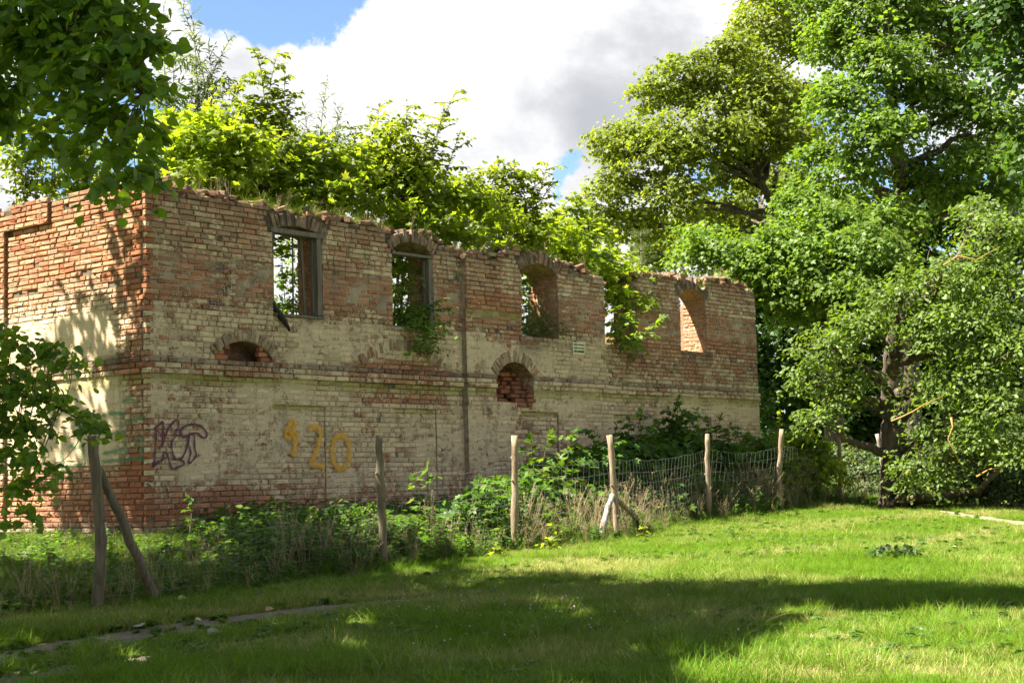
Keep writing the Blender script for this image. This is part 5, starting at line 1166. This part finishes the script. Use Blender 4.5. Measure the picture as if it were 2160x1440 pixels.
def scatter(name, P, rot, scl, idx, protos, label=None, cat=None):
    """instances of the given sources on explicit points (one object of ground cover)"""
    me = bpy.data.meshes.new(name); n = len(P); me.vertices.add(n); me.vertices.foreach_set('co', np.asarray(P, np.float32).ravel())
    for nm, ty, dat, key in (('rot', 'FLOAT_VECTOR', rot, 'vector'), ('scl', 'FLOAT', scl, 'value'), ('pick', 'INT', idx, 'value')):
        a = me.attributes.new(nm, ty, 'POINT'); a.data.foreach_set(key, np.asarray(dat, np.int32 if ty == 'INT' else np.float32).ravel())
    o = bpy.data.objects.new(name, me); COL.objects.link(o); tag(o, label, cat, kind='stuff')
    src = bpy.data.collections.new(name + '_source')
    for p in protos: src.objects.link(p)
    ng = bpy.data.node_groups.new(name, 'GeometryNodeTree'); ng.interface.new_socket('Geometry', in_out='INPUT', socket_type='NodeSocketGeometry'); ng.interface.new_socket('Geometry', in_out='OUTPUT', socket_type='NodeSocketGeometry')
    N = ng.nodes; gi = N.new('NodeGroupInput'); go = N.new('NodeGroupOutput'); ci = N.new('GeometryNodeCollectionInfo'); ci.inputs[0].default_value = src; ci.inputs['Separate Children'].default_value = True; ci.inputs['Reset Children'].default_value = True
    ip = N.new('GeometryNodeInstanceOnPoints'); ip.inputs['Pick Instance'].default_value = True
    def na(nm, t):
        q = N.new('GeometryNodeInputNamedAttribute'); q.data_type = t; q.inputs[0].default_value = nm; return q.outputs[0]
    L = ng.links; L.new(gi.outputs[0], ip.inputs['Points']); L.new(ci.outputs[0], ip.inputs['Instance']); L.new(na('pick', 'INT'), ip.inputs['Instance Index'])
    e2r = N.new('FunctionNodeEulerToRotation'); L.new(na('rot', 'FLOAT_VECTOR'), e2r.inputs[0]); L.new(e2r.outputs[0], ip.inputs['Rotation']); L.new(na('scl', 'FLOAT'), ip.inputs['Scale']); L.new(ip.outputs[0], go.inputs[0])
    md = o.modifiers.new('placement', 'NODES'); md.node_group = ng; return o


rg = np.random.RandomState(5)
FXY = np.array([[-9.5, 13.6], [-6.5, 14.7]] + [list(p[:2]) for p in PB[:-1]] + [[11.2, 38.5], [15, 41]]); FXY[2] += [-.1, -.1]
def fence_side(x, y):                                      # signed distance to the fence line, positive towards the ruin
    best = np.full(len(x), 1e9); sg = np.zeros(len(x))
    for a, b in zip(FXY[:-1], FXY[1:]):
        ab = b - a; t = np.clip(((x - a[0]) * ab[0] + (y - a[1]) * ab[1]) / (ab @ ab), 0, 1); dx, dy = x - a[0] - ab[0] * t, y - a[1] - ab[1] * t; d = np.hypot(dx, dy); s_ = np.sign(ab[0] * dy - ab[1] * dx); m = d < best; best[m] = d[m]; sg[m] = s_[m]
    return best * sg
def inside_ruin(x, y):
    q = (x - CO[0]) * dL[0] + (y - CO[1]) * dL[1]; m = (x - CO[0]) * nL[0] + (y - CO[1]) * nL[1]; return (q > -.05) & (q < 17.1) & (m < .05 + .12 * ((q > UR0) & (q < UR1))) & (m > -9)
def frustum_pts(n, y0, y1, pw=1.0, xmarg=1.0, lim=.335):
    y = (rg.rand(n) * (y1 ** (2 - pw) - y0 ** (2 - pw)) + y0 ** (2 - pw)) ** (1 / (2 - pw)) if pw != 2 else y0 * (y1 / y0) ** rg.rand(n); x = (rg.rand(n) * 2 - 1) * (lim * y + xmarg); return x, y
def place(x, y, smin, smax, tilt=.12):
    n = len(x); P = np.stack([x, y, ground_z(x, y)], -1); rot = np.stack([rg.normal(0, tilt, n), rg.normal(0, tilt, n), rg.uniform(0, 6.28, n)], -1); return P, rot, rg.uniform(smin, smax, n)


lawn_src = [hidden_obj(blade_tuft(rg, 26, .075, .045, .11, .0055, .55), 'tuft_a%d' % i, G_LAWN) for i in range(4)] + [hidden_obj(blade_tuft(rg, 20, .06, .09, .20, .006, .7), 'tuft_b%d' % i, G_LAWN) for i in range(3)]
x, y = frustum_pts(170000, 8.2, 42, 1.25, 1.5); sd = fence_side(x, y); k = (sd < .25) & (rg.rand(len(x)) > near_track(x, y) * 1.02); x, y = x[k], y[k]
P, rot, sc = place(x, y, .65, 1.2); idx = rg.randint(0, 4, len(x)); lush = fnoise(x * .9 + 11, y * .9 + 3); tl = (rg.rand(len(x)) < .05 + .25 * (lush > .60)); idx[tl] = rg.randint(4, 7, tl.sum()); sc *= (.72 + .5 * lush) * (1 - .012 * np.clip(y - 12, 0, 18))
G_STRAW = grass_mat('straw_blade', (0.20, 0.19, 0.06), (0.34, 0.29, 0.12), (0.40, 0.34, 0.16), 0.4, 0.6)
lawn_src += [hidden_obj(blade_tuft(rg, 26, .085, .03, .08, .0055, .9, .6), 'tuft_c%d' % i, G_STRAW) for i in range(2)]
for cv, wd_, pr_ in (([(900, 1215), (1240, 1180), (1500, 1172), (1890, 1152), (2160, 1112), (2500, 1080)], .75, .62), ([(700, 1290), (1050, 1250), (1330, 1228), (1560, 1250)], .45, .5), ([(1650, 1425), (1800, 1432), (2000, 1420), (2200, 1425)], .28, .75), ([(1050, 1440), (1250, 1425), (1420, 1432)], .22, .6), ([(1740, 1345), (1830, 1372), (1900, 1385)], .22, .7), ([(0, 1270), (300, 1258), (560, 1238), (900, 1205)], .3, .5)):
    c_ = np.array([on_ground(*q)[:2] for q in cv]); t_ = np.linspace(0, len(cv) - 1, 60); c_ = np.stack([np.interp(t_, np.arange(len(cv)), c_[:, k]) for k in range(2)], -1); d_ = np.hypot(x[:, None] - c_[None, :, 0], y[:, None] - c_[None, :, 1]).min(1); m_ = rg.rand(len(x)) < pr_ * (1 - sstep(d_, wd_ * .4, wd_ * 1.3)) * (.4 + 1.2 * fnoise(x * 1.8, y * 1.8)); idx[m_] = rg.randint(7, 9, m_.sum())
scatter('lawn_grass', P, rot, sc, idx, lawn_src, 'short mown grass with dry straw patches covering the lawn', 'grass')

# rough grass, dry stalks and leafy weeds in the strip between the lawn and the wall
und_src = [hidden_obj(blade_tuft(rg, 34, .13, .22, .55, .009, .75, .2, 4), 'cover_a%d' % i, G_TALL) for i in range(4)] + [hidden_obj(dry_tuft(rg, 9, .12, .45, .95), 'cover_b%d' % i, [G_DRY]) for i in range(4)] + [hidden_obj(weed(rg, .55, .10, T_OVATE, 6), 'cover_c%d' % i, [L_UNDER, M_TWIG]) for i in range(4)] + [hidden_obj(weed(rg, .30, .11, T_HEART, 3, 1.6, 5), 'cover_d%d' % i, [L_UNDER, M_TWIG]) for i in range(3)]
x, y = frustum_pts(60000, 12.5, 44, 1.2, 2.0, .36); sd = fence_side(x, y) + .5 * (fnoise(x * 1.2, y * 1.2) - .5); k = (sd > -.30) & (~inside_ruin(x, y)) & (x < 13.5); x, y, sd = x[k], y[k], sd[k]
P, rot, sc = place(x, y, .7, 1.15, .16); n = len(x); u = rg.rand(n); lf_ = 1 - sstep(x + .25 * (y - 16), -3.4, -1.6); zn_ = fnoise(x * .7 + 50, y * .7); idx = np.where(u < .44, rg.randint(0, 4, n), np.where(u < .45 + (.07 + .14 * sstep(x, -.6, 1.2)) * (np.abs(sd) < .75), rg.randint(4, 8, n), np.where((u < .86) & (zn_ > .40), rg.randint(8, 12, n), rg.randint(12, 15, n))))
low_ = (idx >= 8) & (idx < 12) & (rg.rand(n) < lf_ * .92); idx[low_] = np.where(rg.rand(low_.sum()) < .72, rg.randint(0, 4, low_.sum()), rg.randint(12, 15, low_.sum()))
sc *= .45 + .55 * sstep(sd, -.3, .5); sc *= .75 + .5 * zn_; sc *= 1 - .36 * lf_
scatter('undergrowth', P, rot, sc, idx, und_src, 'rough grass, dry stalks and nettles between the fence and the wall', 'undergrowth')
# tufts of longer grass and flowering clover out on the lawn
x, y = frustum_pts(2600, 9.0, 22, 1.2, .5); k = (fence_side(x, y) < -.3) & (fnoise(x * .6 + 2, y * .6 + 8) > .52); x, y = x[k], y[k]; P, rot, sc = place(x, y, .35, .62)
scatter('long_grass', P, rot, sc, rg.randint(0, 3, len(x)), [hidden_obj(blade_tuft(rg, 22, .05, .25, .5, .0085, .9, .3, 5), 'long_a%d' % i, G_LAWN) for i in range(3)], 'longer arching grass tufts standing out of the lawn', 'grass')
x, y = frustum_pts(5200, 9.0, 34, 1.3, .8); k = (fence_side(x, y) < -.2) & (fnoise(x * .5 + 22, y * .5 + 18) > .50); x, y = x[k], y[k]; P, rot, sc = place(x, y, .16, .42)
scatter('lawn_weeds', P, rot, sc, rg.randint(0, 3, len(x)), [hidden_obj(weed(rg, .16, .16, T_OVATE, 3, 2.5, 5), 'rosette_%d' % i, [L_UNDER, M_TWIG]) for i in range(3)], 'broad leaved plantain and clover mixed into the lawn', 'weeds')
M_CLOV = simple_mat('clover_white', (.45, .42, .35), (.58, .55, .48), 20, .8, .1)
def clover(r):
    mb = MB(); mb.tube([[0, 0, 0], [.005, 0, .09]], .0015, 3, 1); V = []
    for i in range(16): dv = unit(r.normal(size=3) + [0, 0, .4]); c = np.array([.005, 0, .095]); mb.tube([c, c + dv * .007], [.003, .002], 4)
    return mb
x, y = frustum_pts(900, 11, 20, 1.2, 0, .25); k = (fence_side(x, y) < -.8) & (np.exp(-((x + .1) / 1.3) ** 2 - ((y - 14.8) / 1.7) ** 2) > rg.rand(len(x))); x, y = x[k], y[k]; P, rot, sc = place(x, y, .7, 1.1)
scatter('clover_flowers', P, rot, sc, rg.randint(0, 2, len(x)), [hidden_obj(clover(rg), 'clover_%d' % i, [M_CLOV, M_TWIG]) for i in range(2)], 'small white clover flowers dotted through the shaded grass', 'clover')
# dry grass on the broken wall tops
P, rot, sc, idx = [], [], [], []
for i in range(900):
    u = rg.uniform(.3, 16.9); m = 1.0 if 2.2 < u < 5.2 else (.55 if 6.2 < u < 8.8 or 14.6 < u < 16.6 or .3 < u < 1.5 else .18)
    if rg.rand() > m or 11.2 < u < 12.5: continue
    P.append(PL(u, offL(u, 5.9) - rg.uniform(.03, .5), topL(u) - .03)); rot.append((rg.normal(0, .3), rg.normal(0, .3), rg.uniform(0, 6.28))); sc.append(rg.uniform(.25, .5)); idx.append(rg.choice([0, 1, 2, 3, 4, 5, 6, 7], p=[.21, .21, .21, .21, .04, .04, .04, .04]))
for i in range(50): P.append(PG(rg.uniform(.1, 5), -rg.uniform(.05, .4), 6.14)); rot.append((0, 0, rg.uniform(0, 6.28))); sc.append(rg.uniform(.2, .35)); idx.append(rg.randint(0, 4))
scatter('wall_top_grass', P, rot, sc, idx, [q.copy() for q in und_src[:8]], 'grass and dry stalks rooted along the broken wall tops', 'grass')

# ------------------------------------------------------------------ young maples and bushes against the wall
GM = 'maple seedlings in front of the wall'
def seedling(px, pbase, d, tips, lab, seed, leaf=.15, lm=L_UNDER, spread=.62, group=GM, mass=None):
    b = gpt(px, pbase, d); sapling('maple_seedling', lab, b, [at(x, y, d + .1 * i) for i, (x, y) in enumerate(tips)], lm, T_MAPLE5, leaf, spread, seed, group, cat='seedling', step=.13, elev=(0, 30), droop=.25, start=.18, srad=.012, mass=mass, mdens=4.0)
seedling(900, 1085, 23.3, [(902, 985), (870, 1010)], 'lone maple seedling with large leaves against the wall below the painted number', 201, .17, L_UNDER, .38)
seedling(1140, 1085, 27.0, [(1120, 925), (1160, 915), (1180, 960)], 'maple seedling beside the third fence post', 202, .15, L_UNDER, .45)
seedling(1190, 1080, 27.6, [(1215, 905), (1170, 1000)], 'thin maple seedling between the two middle fence posts', 203, .15, L_UNDER, .4)
seedling(1250, 1080, 29.6, [(1255, 905), (1300, 925), (1215, 930)], 'maple seedling just left of the braced fence post', 204, mass=[(1150, 985, 38, 28.4), (1210, 965, 34, 29), (1260, 955, 30, 29.6), (1200, 1050, 40, 28), (1260, 1050, 40, 28.6), (1130, 1000, 30, 27.8), (1240, 1010, 40, 29.4), (1180, 1020, 40, 28.4), (1130, 1040, 34, 27.4), (1060, 1030, 30, 26.6)])
seedling(1345, 1075, 31.2, [(1350, 870), (1330, 930), (1380, 900), (1300, 895), (1325, 885), (1365, 905), (1285, 920)], 'dense maple seedling just right of the braced fence post', 205, mass=[(1295, 965, 40, 30.4), (1345, 1050, 40, 30), (1400, 1050, 40, 30.6), (1330, 950, 44, 31.2), (1360, 1000, 50, 31), (1310, 1020, 44, 30.4)])
seedling(1430, 1070, 32.6, [(1432, 838), (1410, 862), (1470, 865), (1385, 890), (1450, 880), (1425, 895), (1490, 905), (1400, 915)], 'tallest maple seedling with bright leaves at its tip', 206, mass=[(1440, 880, 26, 32.8), (1480, 1020, 44, 32.6), (1390, 950, 40, 32), (1430, 930, 46, 32.6), (1420, 990, 54, 32.2), (1470, 960, 44, 32.8), (1450, 1030, 44, 32)])
seedling(1520, 1070, 34.2, [(1520, 880), (1560, 905), (1490, 885), (1540, 895), (1580, 910)], 'maple seedling behind the fifth fence post', 207, mass=[(1540, 1050, 40, 33.6), (1520, 960, 44, 34.2), (1560, 970, 44, 34.8), (1500, 1010, 50, 34), (1560, 1030, 44, 34.6)])
seedling(1590, 1065, 35.6, [(1580, 915), (1610, 930)], 'maple seedling by the far corner of the wall', 208, mass=[(1590, 970, 40, 35.8), (1600, 1020, 44, 35.4), (1620, 960, 36, 36)])
seedling(1650, 1075, 34.8, [(1645, 868), (1640, 900)], 'thin young maple with orange tinted top above a fence post', 209, .11, L_HORN, .28)
seedling(1010, 1100, 24.2, [(1010, 1010), (985, 1040), (1050, 1020)], 'low maple seedling left of the third fence post', 210, .14, L_UNDER, .42, mass=[(1000, 1060, 34, 24.4), (1050, 1060, 34, 24.8), (1030, 1020, 26, 25.4), (1080, 1030, 32, 25.6), (1110, 1060, 32, 25.8), (970, 1075, 26, 24.0), (1120, 1010, 26, 26.4)])
for i, (x, y_, d, rr) in enumerate([(1110, 1108, 24.6, 22), (1150, 1135, 23.4, 24), (1175, 1105, 24.2, 20), (1350, 1112, 26.6, 20), (1045, 1150, 22.4, 20)]):
    b = gpt(x, y_ + 20, d); sapling('maple_seedling', ['sunlit yellow green seedling beside the third post', 'sunlit yellow green seedling between the third post and the pale brace', 'small bright seedling right of the third post', 'bright seedling at the foot of the right brace', 'small bright seedling left of the third post'][i], b, [at(x, y_, d), at(x + 15, y_ + 12, d)], L_YOUNG, T_MAPLE5, .10, .22, 220 + i, GM, cat='seedling', step=.06, elev=(0, 40), start=.2, srad=.006)
seedling(405, 1105, 22.6, [(392, 1040), (404, 1058)], 'narrow dark climber on the wall near the ruin corner', 230, .09, L_UNDER, .12, None)
for i, (x, y_, d) in enumerate([(620, 1095, 22.4), (690, 1090, 22.8), (760, 1085, 23)]):
    b = gpt(x, y_, d); lo = px_lobes([(x - 30, y_ - 5, 24, d), (x + 25, y_ - 12, 26, d), (x, y_ + 25, 30, d - .3)]); tree('nettle_patch', ['leafy green clump below the orange figure four', 'leafy green clump below the orange figure two', 'leafy green clump left of the second fence post'][i], [b, b + [0, 0, .3]], .01, lo, L_UNDER, T_OVATE, .085, 2.4, 240 + i, bark=M_TWIG, cat='shrub', crad=.18, twigs=.3, group='leafy clumps at the foot of the wall')

# cut oak branch and fallen leaves on the grass
r = np.random.RandomState(301); c = on_ground(1892, 1180); BRN = empty('cut_oak_branch', c, 'cut leafy oak branch lying on the sunlit lawn', 'branch')
br = MB(); lv = MB(); ax = unit(np.array([1, -.25, 0])); br.tube([c - ax * .24 + [0, 0, .10], c + [0, 0, .06], c + ax * .34 + [0, 0, .02]], [.006, .011, .014], 6); n = 260
t = r.uniform(-.27, .25, n); P = c + ax * t[:, None] + r.normal(size=(n, 3)) * np.array([.05, .09, .035]) + np.array([0, 0, .085]); P[:, 2] = np.maximum(P[:, 2], c[2] + .03); Dv = r.normal(size=(n, 3)) * np.array([1, 1, .6]) + [-.4, 0, .25]; put_leaves(lv, P, Dv, np.array([0, 0, .7]) + r.normal(size=(n, 3)) * .6, .095 * r.uniform(.7, 1.2, n), T_OAK, tint(r, n)); br.build('stem', M_TWIG, BRN); lv.build('foliage', leaf_mat('cut_oak_leaf', (.040, .075, .022), (.085, .115, .055), (.07, .13, .02), .25, yamt=0), BRN)
M_FALL = simple_mat('fallen_leaf_brown', (.26, .155, .07), (.36, .24, .12), 40, .8, .2); M_FALY = simple_mat('fallen_leaf_yellow', (.34, .30, .08), (.42, .40, .14), 40, .8, .2); M_FALP = simple_mat('fallen_leaf_pale', (.20, .20, .13), (.28, .28, .20), 40, .8, .2)
for i, (x, y_, m, sz, lab) in enumerate([(437, 1346, M_FALP, .10, 'pinkish brown curled leaf on the grass beside the lower wheel track'), (296, 1333, M_FALP, .12, 'pale green upturned leaf on the verge of the upper wheel track'), (425, 1318, M_FALY, .08, 'small yellow leaf on the edge of the upper wheel track'), (375, 1272, M_FALY, .09, 'yellow leaf on the grass below the leaning brace'), (1745, 1398, M_FALP, .08, 'pale leaf lying in the sunlit grass at the lower right'), (1862, 1405, M_FALP, .10, 'broad pale leaf in the lower right grass, right of a smaller one'), (560, 1296, M_FALL, .08, 'small brown leaf at the far end of the upper wheel track'), (2015, 1160, M_FALL, .06, 'small brown leaf on the sunlit lawn right of the cut branch')]):
    p = on_ground(x, y_) + np.array([0, 0, .05]); rr = np.random.RandomState(400 + i); mb = MB(); put_leaves(mb, p[None], np.array([[math.cos(i * 2.1), math.sin(i * 2.1), .25]]), np.array([[.1, -.5, .8]]), sz, T_HEART, tint(rr, 1)); tag(mb.build('fallen_leaf', m), lab, 'leaf', 'leaves fallen on the lawn')
